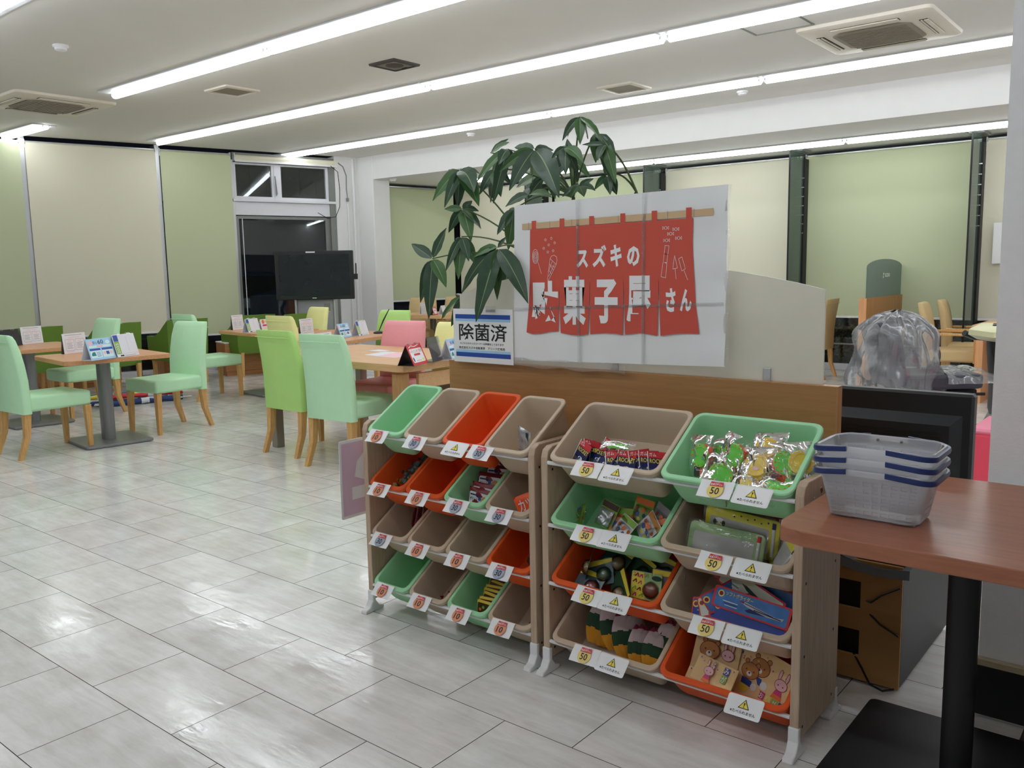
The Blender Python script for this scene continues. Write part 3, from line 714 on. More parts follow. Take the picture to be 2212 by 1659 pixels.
# ---------------------------------------------------------------- tables
def ped_table(label, cx, cy, rz, w_, d_):
    t = thing('pedestal_table', label, 'table', (cx, cy, 0), rz)
    b = MB(); b.prism(rrect(w_, d_, .05, 5), .675, .71); b.obj('tabletop', 'table_wood', t, bevel=.004)
    b = MB(); b.loft([[(x, y, z) for x, y in rrect(.135, .09, .04, 4)] for z in (.02, .675)]); b.obj('post', 'grey_metal', t, smooth=40)
    b = MB(); b.prism(rrect(.56, .52, .03, 3), .004, .024); b.obj('base_plate', 'grey_metal', t, bevel=.004)
    b = MB(); b.box((0, 0, .668), (.4, .3, .012)); b.obj('mount_plate', 'grey_metal', t)
    return t
ped_table('pedestal table nearest the camera, with three stand-up cards', -6.93, 3.27, -.12, .80, .80)
ped_table('pedestal table behind the leftmost mint chair', -8.42, 3.30, -.05, .80, .80)
ped_table('pedestal table under the far green blind, beside the yellow chair', -8.17, 5.73, -.12, .82, .82)
t = thing('pedestal_table', 'long table behind the pink chair with a pen stand', 'table', (-6.82, 5.62, 0), 0)
b = MB(); b.prism([(-.62, .55), (-.82, .1), (-.62, -.42), (.62, -.55), (.70, -.5), (.45, .42), (.38, .48)], .675, .71); b.obj('tabletop', 'table_wood', t, bevel=.004)
b = MB(); b.loft([[(x, y, z) for x, y in rrect(.135, .09, .04, 4)] for z in (.02, .675)]); b.obj('post', 'grey_metal', t, smooth=40)
b = MB(); b.prism(rrect(.56, .52, .03, 3), .004, .024); b.obj('base_plate', 'grey_metal', t, bevel=.004)

def side_desk(name, label, cx, cy, rz, w_, d_, h, leg=True):
    """wide desk, drawer and panel at its right end, square steel leg at the other"""
    t = thing(name, label, 'desk', (cx, cy, 0), rz)
    b = MB(); b.prism([(-w_/2, -d_/2), (w_/2-.06, -d_/2), (w_/2-.015, -d_/2+.02), (w_/2, -d_/2+.07), (w_/2, d_/2), (-w_/2, d_/2)], h-.05, h); b.obj('desktop', 'desk_wood', t, bevel=.004)
    b = MB(); b.box((w_/2-.10, -d_/2+.07, (h-.05)/2), (.12, .08, h-.05), ch=.02); b.obj('end_post', 'desk_side', t)
    b = MB(); b.box((w_/2-.06, .05, (h-.26)/2+.03), (.03, d_-.26, h-.24)); b.obj('side_panel', 'desk_side', t)
    b = MB(); b.box((w_/2-.052, .05, h-.125), (.03, d_-.26, .105), ch=.003); dr = b.obj('drawer', 'desk_wood', t)
    b = MB(); b.box((w_/2-.055, .05, h-.195), (.02, d_-.26, .035)); b.obj('finger_recess', 'choco', dr)
    if leg:
        for yy in (-d_/2+.06, d_/2-.06):
            b = MB(); b.box((-w_/2+.08, yy, (h-.05)/2), (.07, .07, h-.05), ch=.004); b.obj('leg', 'steel', t)
    return t
side_desk('reception_desk', 'wide wooden desk with a drawer, under the red flip card', -4.86, 4.36, 0, 1.56, .98, .72)
side_desk('nook_desk', 'wooden desk with a drawer in front of the two tan chairs', -8.66, 8.93, -.0, 1.0, .80, .72)

# ---------------------------------------------------------------- table-top cards, local +x is the printed width seen from the front, front faces -y
AC = 110*D2R
def flip_stand(name, label, cat, x, y, z, w_, h, lean, back, front, prints, group=None, rz=AC, rings=False, ring_m='chrome'):
    t = thing(name, label, cat, (x, y, z), rz, group)
    M = MT(0, 0, 0, rx=-lean) ; dz = h*math.cos(lean); dy = h*math.sin(lean)
    b = MB(M); b.box((0, 0, h/2), (w_, .003, h)); p = b.obj('front_panel', front, t)
    b = MB(MT(0, 2*dy, 0, rx=lean)); b.box((0, 0, h/2), (w_, .003, h)); b.obj('back_panel', back, t)
    b = MB(); b.box((0, dy, .0015), (w_*.98, 2*dy, .003)); b.obj('foot_panel', back, t)
    if prints:
        b = MB(M @ MT(-w_/2, -.0021, 0, rx=math.pi/2)); mats = prints(b, w_, h); b.obj('print', mats, p, fixn=False)
    if rings:
        b = MB()
        for cx in (-w_*.3, -w_*.24, -w_*.18, w_*.18, w_*.24, w_*.30):
            b.tube([(cx, dy+.012*math.cos(a), dz-.002+.011*math.sin(a)) for a in [k*math.pi/4 for k in range(9)]], .0013, 5)
        b.obj('binding_ring', ring_m, t)['kind'] = 'stuff'
    return t
def menu_print(b, w_, h):
    b.rect(.004, .004, w_-.004, h-.004, 0, 0)
    for x0, x1 in ((.10, .47), (.53, .90)):
        b.line([(x0*w_, .15*h), (x1*w_, .15*h), (x1*w_, .70*h), (x0*w_, .70*h), (x0*w_, .15*h)], .0022, 1, .0003)
        b.rect((x0+.1)*w_, .60*h, (x1-.1)*w_, .64*h, 2, .0003)
        for k in range(5): b.rect((x0+.05)*w_, (.25+.065*k)*h, (x1-.06-.04*(k % 2))*w_, (.27+.065*k)*h, 1, .0003)
    b.rect(.25*w_, .78*h, .75*w_, .81*h, 2, .0003); b.rect(.12*w_, .90*h, .85*w_, .92*h, 1, .0003)
    b.rect(.12*w_, .08*h, .45*w_, .11*h, 2, .0003)
    return ['paper', 'ink_grey', 'ink_pink']
def blue_print(b, w_, h):
    b.rect(0, 0, w_, h, 0, 0)
    b.disc(.14*w_, .80*h, .11*h*1.1, 1, .0003); b.text('安心', .24*w_, .74*h, .42*w_, .88*h, 2, .0003); b.text('60', .44*w_, .73*h, .66*w_, .93*h, 3, .0004)
    b.disc(.83*w_, .80*h, .09*w_, 4, .0003, ry=.09*h)
    b.rect(.06*w_, .58*h, .94*w_, .68*h, 4, .0003); b.rect(.36*w_, .59*h, .60*w_, .67*h, 1, .0004)
    b.rect(.05*w_, .45*h, .47*w_, .54*h, 2, .0003); b.rect(.52*w_, .45*h, .95*w_, .54*h, 2, .0003)
    b.rect(.05*w_, .10*h, .47*w_, .43*h, 4, .0003); b.rect(.52*w_, .10*h, .95*w_, .43*h, 4, .0003)
    b.poly([(.08*w_, .20*h), (.08*w_, .28*h), (.13*w_, .37*h), (.23*w_, .38*h), (.25*w_, .20*h)], 5, .0005)
    b.disc(.60*w_, .30*h, .05*w_, 1, .0005); b.rect(.66*w_, .22*h, .78*w_, .37*h, 6, .0005); b.disc(.85*w_, .30*h, .05*w_, 1, .0005)
    for k in range(4): b.rect(.28*w_, (.16+.06*k)*h, .44*w_, (.18+.06*k)*h, 6, .0005)
    return ['ink_sky', 'ink_pink', 'ink_blue', 'ink_navy', 'ink_cyan', 'ink_teal', 'ink_blue']
def planner_print(b, w_, h):
    b.rect(0, 0, w_, h, 0, 0); b.rect(.02*w_, .70*h, .23*w_, .97*h, 1, .0003); b.rect(.02*w_, .14*h, .23*w_, .70*h, 2, .0003)
    M = MT(.18*w_, .17*h, 0, rz=math.pi/2); b.text('2025', 0, 0, .45*h, .12*w_, 0, .0005, M)
    b.line([(.60*w_, .2*h), (.60*w_, .92*h)], .0012, 3, .0003); b.line([(.24*w_, .14*h), (w_*.98, .14*h)], .001, 3, .0003)
    b.rect(.14*w_, .03*h, .30*w_, .09*h, 4, .0003); b.rect(.33*w_, .05*h, .86*w_, .065*h, 3, .0003)
    return ['paper', 'ink_blue', 'ink_green', 'ink_grey', 'ink_black']
def red_print(b, w_, h):
    b.rect(0, 0, w_, h, 0, 0); b.poly(rrect(w_*.86, h*.66, .012, 4, w_*.5, h*.46), 1, .0003)
    b.text('いらっしゃいませ', .10*w_, .58*h, .90*w_, .76*h, 0, .0006); b.poly(rrect(w_*.44, h*.10, .006, 3, w_*.5, h*.50), 0, .0006)
    b.poly([(.13*w_, .18*h), (.11*w_, .34*h), (.15*w_, .42*h), (.20*w_, .30*h), (.19*w_, .18*h)], 2, .0006)
    for k in range(5): b.disc((.34+.07*k)*w_, (.20+.02*(k % 2))*h, .018*w_, 0, .0006, 10)
    b.rect(.72*w_, .18*h, .85*w_, .28*h, 3, .0006); b.line([(.1*w_, .86*h), (.3*w_, .93*h), (.5*w_, .88*h), (.8*w_, .94*h)], .004, 1, .0005)
    return ['ink_red', 'ink_white', 'ink_navy', 'ink_yellow']
def orange_print(b, w_, h):
    b.rect(0, 0, w_, h, 0, 0); b.disc(.3*w_, .78*h, .16*w_, 1, .0003); b.rect(.18*w_, .40*h, .95*w_, .56*h, 2, .0003); b.rect(.55*w_, .7*h, .95*w_, .9*h, 3, .0003)
    b.rect(.25*w_, .12*h, .6*w_, .3*h, 3, .0003); return ['paper', 'ink_orange', 'ink_magenta', 'ink_cream']
ZT = .711
def card_menu(label, x, y, z=ZT, w_=.235): flip_stand('menu_card', label, 'card', x, y, z, w_, .165, .10, 'clear_acrylic', 'paper', menu_print, 'menu cards on the tables')
card_menu('printed menu card on the near pedestal table, left of the blue card', -7.273, 3.22)
card_menu('printed menu card with rings on the leftmost table', -8.70, 3.46)
card_menu('printed menu card on the far table beside the door', -8.54, 5.59, w_=.2)
card_menu('printed menu card in front of the facing yellow chair', -7.077, 5.42)
card_menu('printed menu card glimpsed between the lime and mint chair backs', -5.15, 4.10, .721)
flip_stand('desk_calendar', 'pale blue stand-up card reading 60 on the near table', 'calendar', -6.50, 3.08, ZT, .245, .165, .30, 'paper', 'paper', blue_print)
flip_stand('desk_calendar', 'pale blue stand-up card on the table behind the pink chair', 'calendar', -6.442, 5.395, ZT, .20, .14, .36, 'paper', 'paper', blue_print)
flip_stand('desk_calendar', 'pale blue stand-up card cut off by the white notice', 'calendar', -4.035, 4.36, .721, .22, .15, .34, 'paper', 'paper', blue_print)
flip_stand('desk_planner', 'white planner with a green strip on the near table', 'calendar', -6.565, 3.305, ZT, .225, .18, .28, 'paper', 'paper', planner_print, rings=True)
flip_stand('desk_planner', 'white planner with a green strip beside the orange leaflet', 'calendar', -7.98, 5.42, ZT, .215, .15, .28, 'paper', 'paper', planner_print, rings=True)
flip_stand('desk_planner', 'white planner with a green strip beside the pen stand', 'calendar', -6.468, 5.635, ZT, .20, .15, .30, 'paper', 'paper', planner_print, rings=True)
flip_stand('leaflet_stand', 'white leaflet with an orange dot by the yellow chair', 'leaflet', -8.03, 5.60, ZT, .15, .13, .2, 'paper', 'paper', orange_print)
flip_stand('desk_calendar', 'red and white flip card on the corner of the wide desk', 'calendar', -4.012, 3.972, .721, .21, .145, .42, 'ink_black', 'ink_red', red_print, rings=True)
flip_stand('desk_calendar', 'black flip calendar back on the leftmost table', 'calendar', -8.58, 3.22, ZT, .25, .16, .30, 'ink_black', 'ink_black', None, rings=True)
flip_stand('desk_calendar', 'small red flip card on the nook desk', 'calendar', -8.36, 8.60, .721, .12, .12, .36, 'ink_black', 'ink_red', red_print)
flip_stand('menu_card', 'small white menu card on the nook desk, left of the red one', 'card', -8.70, 8.70, .721, .15, .16, .1, 'paper', 'paper', menu_print)
flip_stand('leaflet_stand', 'plain white stand-up card on the nook desk', 'card', -8.30, 8.72, .721, .14, .13, .3, 'paper', 'paper', None)
# clear acrylic leaflet stand
t = thing('acrylic_stand', 'empty clear acrylic stand beside the red flip card', 'stand', (-4.06, 4.19, .721), AC)
b = MB(MT(rx=-.28)); b.box((0, 0, .085), (.19, .004, .17)); b.obj('plate', 'clear_acrylic', t)
b = MB(); b.box((0, .045, .003), (.19, .10, .004)); b.obj('foot', 'clear_acrylic', t)
# papers lying flat
def sheet(name, label, x, y, z, pts, col='paper', pr=None):
    t = thing(name, label, 'paper', (x, y, z)); b = MB(); b.prism(pts, 0, .0008); s_ = b.obj('sheet', col, t)
    if pr: b = MB(); mats = pr(b); b.obj('print', mats, s_, fixn=False)
sheet('placemat', 'white and pink printed sheet lying on the wide desk', -4.70, 4.36, .7208, [(-.16, -.14), (.20, -.17), (.16, .12), (-.22, .13)], pr=lambda b: (b.poly([(-.02, -.13), (.17, -.14), (.14, .09), (-.06, .10)], 0, .001), b.line([(-.15, .05), (-.02, -.08), (.1, -.02)], .008, 1, .0013), ['ink_pink', 'ink_cyan'])[-1])
sheet('leaflet', 'small white leaflet flat on the wide desk by the mint chair', -5.02, 4.52, .7208, [(-.08, -.05), (.07, -.06), (.08, .05), (-.07, .06)])
sheet('leaflet', 'small white leaflet flat on the leftmost table', -8.36, 3.07, ZT-.0002, [(-.10, -.03), (.06, -.06), (.10, .03), (-.04, .06)])
# pen stand
t = thing('pen_stand', 'black pen in a round stand on the table behind the pink chair', 'pen', (-6.55, 5.90, ZT))
b = MB(); b.lathe([(.055, 0), (.055, .012), (.035, .02), (.012, .024)], 24); b.obj('base', 'black_plastic', t, smooth=40)
b = MB(); b.tube([(0, 0, .02), (.02, .05, .13), (.045, .11, .24)], [.004, .008, .004], 8); b.obj('pen', 'black_plastic', t, smooth=40)

# ---------------------------------------------------------------- display on its stand
TVM = MT(-9.52, 7.46, 0, math.atan2(.66, .82))
t = thing('display_monitor', 'large black flat screen display on a grey stand by the glazed door', 'television', M=TVM)
b = MB(); b.box((0, 0, 1.295), (1.06, .07, .655), ch=.008); b.obj('casing', 'tv_bezel', t)
b = MB(); b.box((0, -.0365, 1.298), (.955, .004, .555)); b.obj('screen', 'tv_screen', t)
b = MB(); b.box((-.04, -.0375, 1.606), (.125, .004, .018), ch=.001); b.obj('sticker', 'white_plastic', t)
b = MB(); b.box((-.01, -.0375, .99), (.06, .003, .012), ch=.001); b.obj('badge', 'chrome', t)
b = MB(); b.box((.555, 0, 1.27), (.05, .05, .075), ch=.004); b.tube([(.56, 0, 1.30), (.562, 0, 1.43), (.562, 0, 1.45)], .009, 8); b.obj('antenna_unit', 'black_plastic', t)
b = MB(); b.box((-.02, .10, .50), (.50, .12, 1.0), ch=.01); s_ = b.obj('stand_column', 'grey_panel', t)
for x in (-.285, .245): b = MB(); b.box((x, .09, .50), (.03, .15, 1.0), ch=.006); b.obj('stand_post', 'aluminium', s_)
b = MB(); b.box((.14, .038, .86), (.085, .006, .10), ch=.002); b.obj('plate', 'frame_grey', s_)
b = MB(); b.box((-.02, .06, .03), (.75, .55, .05), ch=.01); b.obj('stand_foot', 'grey_metal', s_)
t = MB(MT(*wl(3.36, .45), WA)); t.tube([(.03*math.sin(k*.9), .0, .35+.035*k) for k in range(17)], [.03+.008*(k % 2) for k in range(17)], 8)
tag(t.obj('flexible_duct', 'duct_silver', smooth=30), 'crinkled silver duct hanging left of the display stand', 'duct')
# black cord looping beside the transom window
t = MB(); pts = [wl(3.93, .08, 2.88), wl(4.04, .08, 2.80), wl(4.06, .08, 2.55), wl(4.05, .08, 2.30), wl(3.98, .08, 2.15), wl(3.85, .08, 2.12), wl(3.7, .07, 2.20)]
t.tube(pts, .005, 6)
tag(t.obj('power_cord', 'black_rubber', smooth=60), 'thin black cord looping beside the transom window', 'cord')
t = MB(); t.tube([wl(4.05, .08, 2.93), wl(4.12, .09, 2.88), wl(4.17, .09, 2.75), wl(4.17, .08, 2.55), wl(4.18, .08, 2.42)], .008, 6); t.box(wl(4.18, .08, 2.40), (.03, .03, .05))
tag(t.obj('power_cord', 'frame_grey', smooth=60), 'grey flexible cable bending into the wall conduit', 'cord')
t = MB(MT(*wl(4.26, .05, .28), WA)); t.box((0, 0, 0), (.07, .02, .11), ch=.006)
tag(t.obj('wall_outlet', 'ac_plastic'), 'beige wall outlet low on the white column strip', 'outlet')

# ---------------------------------------------------------------- rolled banners lying on the floor
bc = ['banner_blue', 'banner_teal', 'banner_blue', 'paper', 'ink_red', 'banner_blue', 'ink_yellow', 'banner_teal']
bl = ['navy', 'teal', 'upper navy', 'white', 'red tipped', 'lower navy', 'yellow edged', 'front teal']
for k in range(8):
    yy = 4.1+R.uniform(-.08, .12); x0 = -8.78-.07*(k % 4)-R.uniform(0, .02); z = .03+.058*(k//4)
    t = thing('banner_roll', '%s rolled banner in the heap on the floor behind the table' % bl[k], 'banner', (x0-.035*(k//4), yy, z), -.28+R.uniform(-.05, .05), 'rolled banners on the floor')
    L_ = .8+R.uniform(-.1, .1)
    b = MB(); b.tube([(0, L_*q/8, .004*math.sin(q*2+k)) for q in range(9)], [.020+.009*((q*7+k*3) % 3)/2 for q in range(9)], 8); b.obj('cloth', bc[k], t, smooth=40)
    b = MB(); b.tube([(0, -.06, 0), (0, L_+.10, 0)], .007, 6); b.obj('pole', 'white_plastic', t)
    b = MB(); b.tube([(0, L_*.55, .003), (0, L_*.66, .003)], .031, 8); b.obj('white_band', 'paper', t, smooth=40)
POSTER={'sheet':[(-0.404,0.2888),(0.4342,0.3031),(0.4312,-0.2562),(-0.4203,-0.2784)],'fold':[[(-0.1215,0.2928),(-0.119,-0.2711)],[(0.1424,0.2962),(0.139,-0.2631)],[(-0.4129,-0.0876),(0.4264,-0.0595)]],'red':[(-0.3292,0.1994),(-0.1991,0.201),(-0.0696,0.2039),(0.0622,0.2054),(0.1932,0.2065),(0.3197,0.2075),(0.3176,0.1376),(0.3225,0.0507),(0.3317,-0.066),(0.344,-0.1557),(0.3082,-0.1557),(0.2752,-0.1568),(0.2375,-0.161),(0.2047,-0.1667),(0.2018,-0.0977),(0.197,0.0227),(0.1945,-0.0978),(0.1935,-0.1663),(0.1556,-0.1618),(0.1247,-0.1601),(0.0933,-0.1638),(0.0697,-0.1673),(0.0676,-0.1002),(0.0637,0.0276),(0.0617,-0.1003),(0.0601,-0.1684),(0.0293,-0.1647),(-0.0081,-0.1643),(-0.0461,-0.1672),(-0.0716,-0.1704),(-0.072,-0.1028),(-0.071,0.0249),(-0.0764,-0.1029),(-0.0808,-0.1703),(-0.1141,-0.1751),(-0.1538,-0.1747),(-0.179,-0.1715),(-0.1982,-0.1692),(-0.2009,-0.1052),(-0.202,-0.0026),(-0.2047,-0.0847),(-0.2084,-0.1641),(-0.2455,-0.1665),(-0.2876,-0.1741),(-0.3249,-0.1774),(-0.3534,-0.172),(-0.3419,-0.0866),(-0.3344,0.0187),(-0.3322,0.1021)],'pole':[(-0.3661,0.2217),(0.3875,0.2346),(0.3877,0.2128),(-0.3665,0.2001)],'tabs':[[(-0.3212,0.2298),(-0.3012,0.2301),(-0.302,0.19),(-0.322,0.1908)],[(-0.1972,0.2318),(-0.1772,0.232),(-0.1777,0.1929),(-0.1977,0.1937)],[(-0.0726,0.2337),(-0.0527,0.2338),(-0.053,0.1957),(-0.0729,0.1966)],[(0.052,0.2359),(0.0713,0.236),(0.0712,0.1989),(0.0519,0.1998)],[(0.1709,0.2379),(0.191,0.2379),(0.1911,0.2019),(0.1711,0.2028)],[(0.2944,0.2411),(0.3137,0.241),(0.3141,0.206),(0.2947,0.2069)]],'lines':[[(-0.3356,0.2248),(-0.3361,0.1976)],[(-0.2403,0.2251),(-0.2407,0.1984)],[(-0.1467,0.2269),(-0.147,0.2007)],[(-0.0514,0.2283),(-0.0516,0.2027)],[(0.0443,0.2302),(0.0442,0.2051)],[(0.1395,0.2315),(0.1396,0.207)],[(0.2288,0.234),(0.2289,0.2099)],[(0.3218,0.2366),(0.322,0.2131)]],'chars':{'ス':(-0.1265,0.0591,-0.0774,0.1199),'ズ':(-0.0597,0.06,-0.0028,0.1352),'キ':(0.013,0.0608,0.0576,0.1352),'の':(0.0786,0.0616,0.1266,0.1273),'駄':(-0.3268,-0.1336,-0.2043,0.0158),'菓':(-0.1862,-0.1386,-0.0888,0.031),'子':(-0.0516,-0.1312,0.0414,0.0201),'屋':(0.0762,-0.13,0.1703,0.0304),'さ':(0.2243,-0.0876,0.2595,-0.0104),'ん':(0.2759,-0.0856,0.3178,-0.013)},'stars':[(-0.2598,0.1606),(-0.2336,0.1649),(-0.2191,0.149),(-0.2457,0.1422),(-0.2681,0.131),(-0.2503,0.1178),(-0.2266,0.1213)],'candies':[(0.2228,0.1813),(0.2594,0.176),(0.2409,0.1622),(0.2695,0.1476),(0.2264,0.1419)],'strokes':[[(-0.2945,0.0827),(-0.2801,0.0411)],[(-0.2404,0.0939),(-0.2529,0.0202),(-0.2488,0.0169),(-0.2136,0.073),(-0.2404,0.0939)],[(-0.2404,0.0939),(-0.2336,0.1031),(-0.2223,0.1057),(-0.2117,0.0993),(-0.2099,0.0871),(-0.2136,0.073)],[(-0.2437,0.0756),(-0.2267,0.0528)],[(-0.2472,0.0551),(-0.2346,0.0385)],[(-0.2212,0.0743),(-0.2486,0.0305)],[(-0.2313,0.0835),(-0.2499,0.0469)],[(-0.2341,0.0692),(-0.2189,0.0629)],[(0.221,0.1262),(0.2357,0.1239),(0.2309,0.0964),(0.2182,0.0997),(0.221,0.1262)],[(0.2182,0.0997),(0.2309,0.0964),(0.2277,0.0706),(0.2142,0.0727),(0.2182,0.0997)],[(0.2142,0.0727),(0.2277,0.0688),(0.2237,0.0224),(0.2067,0.0263),(0.2142,0.0727)],[(0.2555,0.094),(0.2661,0.0534),(0.2495,0.0499),(0.2555,0.094)],[(0.2578,0.0506),(0.2614,0.0177)],[(0.27,0.0826),(0.2815,0.0879),(0.2941,0.0511),(0.2818,0.0432),(0.27,0.0826)],[(0.2892,0.0457),(0.3025,0.0152)]],'lolli':(-0.3062,0.1028),'spiral':[(-0.3045,0.1027),(-0.3045,0.1012),(-0.3052,0.0997),(-0.3065,0.0989),(-0.3081,0.0993),(-0.3094,0.101),(-0.3099,0.1037),(-0.3093,0.1066),(-0.3075,0.1088),(-0.305,0.1093),(-0.3026,0.1078),(-0.301,0.1044),(-0.3009,0.1001),(-0.3024,0.0961),(-0.3054,0.0937),(-0.309,0.094),(-0.3121,0.097),(-0.3137,0.1022),(-0.313,0.108),(-0.3102,0.1127),(-0.306,0.1148),(-0.3015,0.1133),(-0.2981,0.1084),(-0.2969,0.1014),(-0.2986,0.0944),(-0.3027,0.0894),(-0.3082,0.0882),(-0.3135,0.0913),(-0.3169,0.0982),(-0.3173,0.107),(-0.3143,0.1149),(-0.3087,0.1196),(-0.302,0.1195),(-0.2963,0.1142),(-0.2933,0.1053),(-0.2941,0.0951),(-0.2986,0.0867),(-0.3056,0.0827),(-0.3133,0.0847),(-0.3191,0.0922)]}
PLANT=[((-2.067,2.46,1.411),[((-1.913,2.44,1.206),0.3),((-2.148,2.42,1.135),0.34),((-2.083,2.47,1.216),0.26),((-2.292,2.5,1.235),0.2),((-2.059,2.5,1.448),0.3),((-2.2,2.47,1.376),0.26)]),((-2.56,2.62,1.379),[((-2.661,2.6,1.443),0.45),((-2.494,2.64,1.504),0.34),((-2.466,2.6,1.26),0.4),((-2.553,2.58,1.127),0.27),((-2.68,2.66,1.192),0.24)]),((-2.492,2.74,1.585),[((-2.558,2.7,1.586),0.45),((-2.557,2.72,1.488),0.38),((-2.391,2.74,1.498),0.38),((-2.411,2.7,1.447),0.4),((-2.436,2.78,1.574),0.5),((-2.489,2.8,1.621),0.45)]),((-2.535,2.78,1.754),[((-2.664,2.74,1.629),0.34),((-2.558,2.7,1.593),0.28),((-2.539,2.76,1.587),0.36),((-2.381,2.72,1.589),0.34),((-2.444,2.8,1.731),0.4),((-2.371,2.68,1.643),0.38),((-2.681,2.86,1.761),0.3)]),((-2.042,2.66,1.78),[((-2.105,2.58,1.624),0.36),((-1.859,2.56,1.581),0.34),((-2.172,2.6,1.699),0.28),((-2.173,2.7,1.802),0.3),((-2.021,2.75,1.78),0.4),((-2.164,2.8,1.662),0.3)]),((-1.876,2.72,1.884),[((-1.912,2.66,1.796),0.3),((-1.96,2.76,1.826),0.3),((-1.834,2.66,1.774),0.34),((-1.818,2.74,1.817),0.36),((-1.921,2.84,1.821),0.3),((-1.766,2.7,1.782),0.28)]),((-1.841,2.78,1.83),[((-1.732,2.74,1.717),0.34),((-1.717,2.7,1.626),0.24),((-1.806,2.72,1.711),0.36),((-1.926,2.84,1.77),0.36),((-1.85,2.86,1.729),0.34)]),((-1.754,2.7,1.771),[((-1.682,2.66,1.621),0.28),((-1.745,2.64,1.707),0.42),((-1.837,2.68,1.775),0.24),((-1.777,2.74,1.663),0.32)]),((-1.886,2.64,1.769),[((-1.918,2.6,1.728),0.4),((-1.842,2.58,1.661),0.38),((-1.779,2.6,1.699),0.38),((-1.869,2.7,1.668),0.34),((-1.978,2.72,1.704),0.36)]),((-2.239,2.74,1.805),[((-2.372,2.7,1.686),0.28),((-2.222,2.66,1.736),0.45),((-2.305,2.72,1.594),0.26),((-2.383,2.8,1.716),0.3),((-2.274,2.82,1.727),0.4)]),((-2.357,2.8,1.742),[((-2.411,2.76,1.64),0.4),((-2.28,2.74,1.621),0.4),((-2.437,2.86,1.613),0.34),((-2.304,2.84,1.675),0.36)]),((-2.446,2.68,1.467),[((-2.434,2.64,1.291),0.34),((-2.391,2.66,1.364),0.4),((-2.466,2.6,1.326),0.24),((-2.401,2.72,1.344),0.38),((-2.555,2.76,1.376),0.3)]),((-1.855,2.68,1.629),[((-1.769,2.66,1.605),0.4),((-1.865,2.64,1.584),0.5),((-1.816,2.72,1.655),0.4),((-1.944,2.7,1.597),0.36),((-1.886,2.76,1.596),0.5)]),((-1.769,2.74,1.663),[((-1.716,2.72,1.59),0.5),((-1.718,2.68,1.588),0.4),((-1.799,2.7,1.612),0.4),((-1.771,2.8,1.642),0.4)]),((-2.043,2.62,1.608),[((-2.125,2.58,1.565),0.42),((-1.905,2.58,1.585),0.34),((-2.157,2.7,1.602),0.4)]),((-2.144,2.66,1.56),[((-2.203,2.62,1.464),0.4),((-2.181,2.66,1.405),0.42),((-2.235,2.7,1.516),0.4)]),((-2.124,2.84,1.698),[((-2.22,2.84,1.613),0.4),((-2.094,2.86,1.606),0.4),((-2.039,2.88,1.649),0.4),((-2.215,2.9,1.766),0.4),((-2.328,2.9,1.671),0.4)]),((-2.026,2.88,1.756),[((-2.092,2.86,1.688),0.4),((-2.005,2.88,1.655),0.4),((-1.952,2.9,1.68),0.4),((-2.062,2.9,1.842),0.4)]),((-2.367,2.62,1.223),[((-2.462,2.62,1.098),0.34),((-2.558,2.66,1.123),0.26),((-2.433,2.66,1.106),0.4),((-2.492,2.7,1.22),0.5)]),((-2.226,2.72,1.369),[((-2.329,2.72,1.22),0.36),((-2.238,2.7,1.202),0.36),((-2.411,2.76,1.315),0.4),((-2.158,2.72,1.221),0.36),((-2.143,2.66,1.296),0.4)]),((-2.414,2.84,1.817),[((-2.317,2.84,1.863),0.3),((-2.28,2.8,1.841),0.3)])]
# ---------------------------------------------------------------- low divider with frosted screen, poster and notice
YD = 2.52
t = thing('counter_divider', 'low wooden divider behind the toy racks with a frosted screen on top', 'divider', (-1.61, YD, 0))
b = MB(); b.box((0, .0175, .485), (1.54, .035, .97)); b.obj('panel', 'divider_wood', t)
for x in (-.7725, .7725): b = MB(); b.box((x, .0175, .485), (.005, .035, .972)); b.obj('edge_band', 'divider_edge', t)
b = MB(); b.box((0, .0175, .971), (1.55, .037, .003)); b.obj('top_band', 'divider_edge', t)
arch = [(-.728, .97)]+[(-.728+1.45*q/16, 1.235+.10*math.sin(q/16*math.pi)**.9+.018*q/16) for q in range(17)]+[(.722, .97)]
b = MB(MT(0, .0295, 0, rx=math.pi/2)); b.prism(arch, 0, .008); b.obj('frosted_screen', 'frosted', t)
b = MB()
for x in (-.55, .0, .55): b.box((x, .030, .99), (.03, .02, .05), ch=.004)
b.obj('screen_clip', 'aluminium', t)
PX = (-1.61, 2.497, 1.27)
def front(z=0.0): return MT(0, -z, 0, rx=math.pi/2)     # local (u, v) drawing plane that faces -y
t = thing('poster', 'big laminated poster with a red shop curtain taped to the screen', 'poster', PX)
P = POSTER; sh = P['sheet']
def lerp4(u, v):
    a, b_, c, d = [Vector(p) for p in (sh[3], sh[2], sh[1], sh[0])]
    p = a.lerp(b_, u).lerp(d.lerp(c, u), v); return p
b = MB(front())
b.grid(lambda u, v: (lerp4(u, v).x, lerp4(u, v).y, .0015*math.sin(u*31)+.006*max(0, u-.8)*5*(.5+.5*math.sin(v*23))), 36, 20)
s_ = b.obj('sheet', 'lam_gloss', t, smooth=70, fixn=False)
b = MB(front(.0045)); b.poly(P['pole'], 0, .0002)
for q in P['lines']: b.line(q, .0018, 4, .0006)
b.poly(P['red'], 1, .0008)
for q in P['tabs']: b.poly(q, 1, .0012)
b.obj('curtain_print', ['poster_tan', 'poster_red', 'ink_white', 'ink_white', 'ink_grey'], s_, fixn=False)
b = MB(front(.0063))
for c, (x0, y0, x1, y1) in P['chars'].items(): b.text(c, x0, y0, x1, y1, 0, 0, off=.045)
for x, y in P['stars']:
    pts = []
    for k in range(11):
        a = math.pi/2+k*math.pi/5; r_ = .0052 if k % 2 == 0 else .0026; pts.append((x+r_*math.cos(a), y+r_*math.sin(a)))
    b.line(pts, .0011, 0)
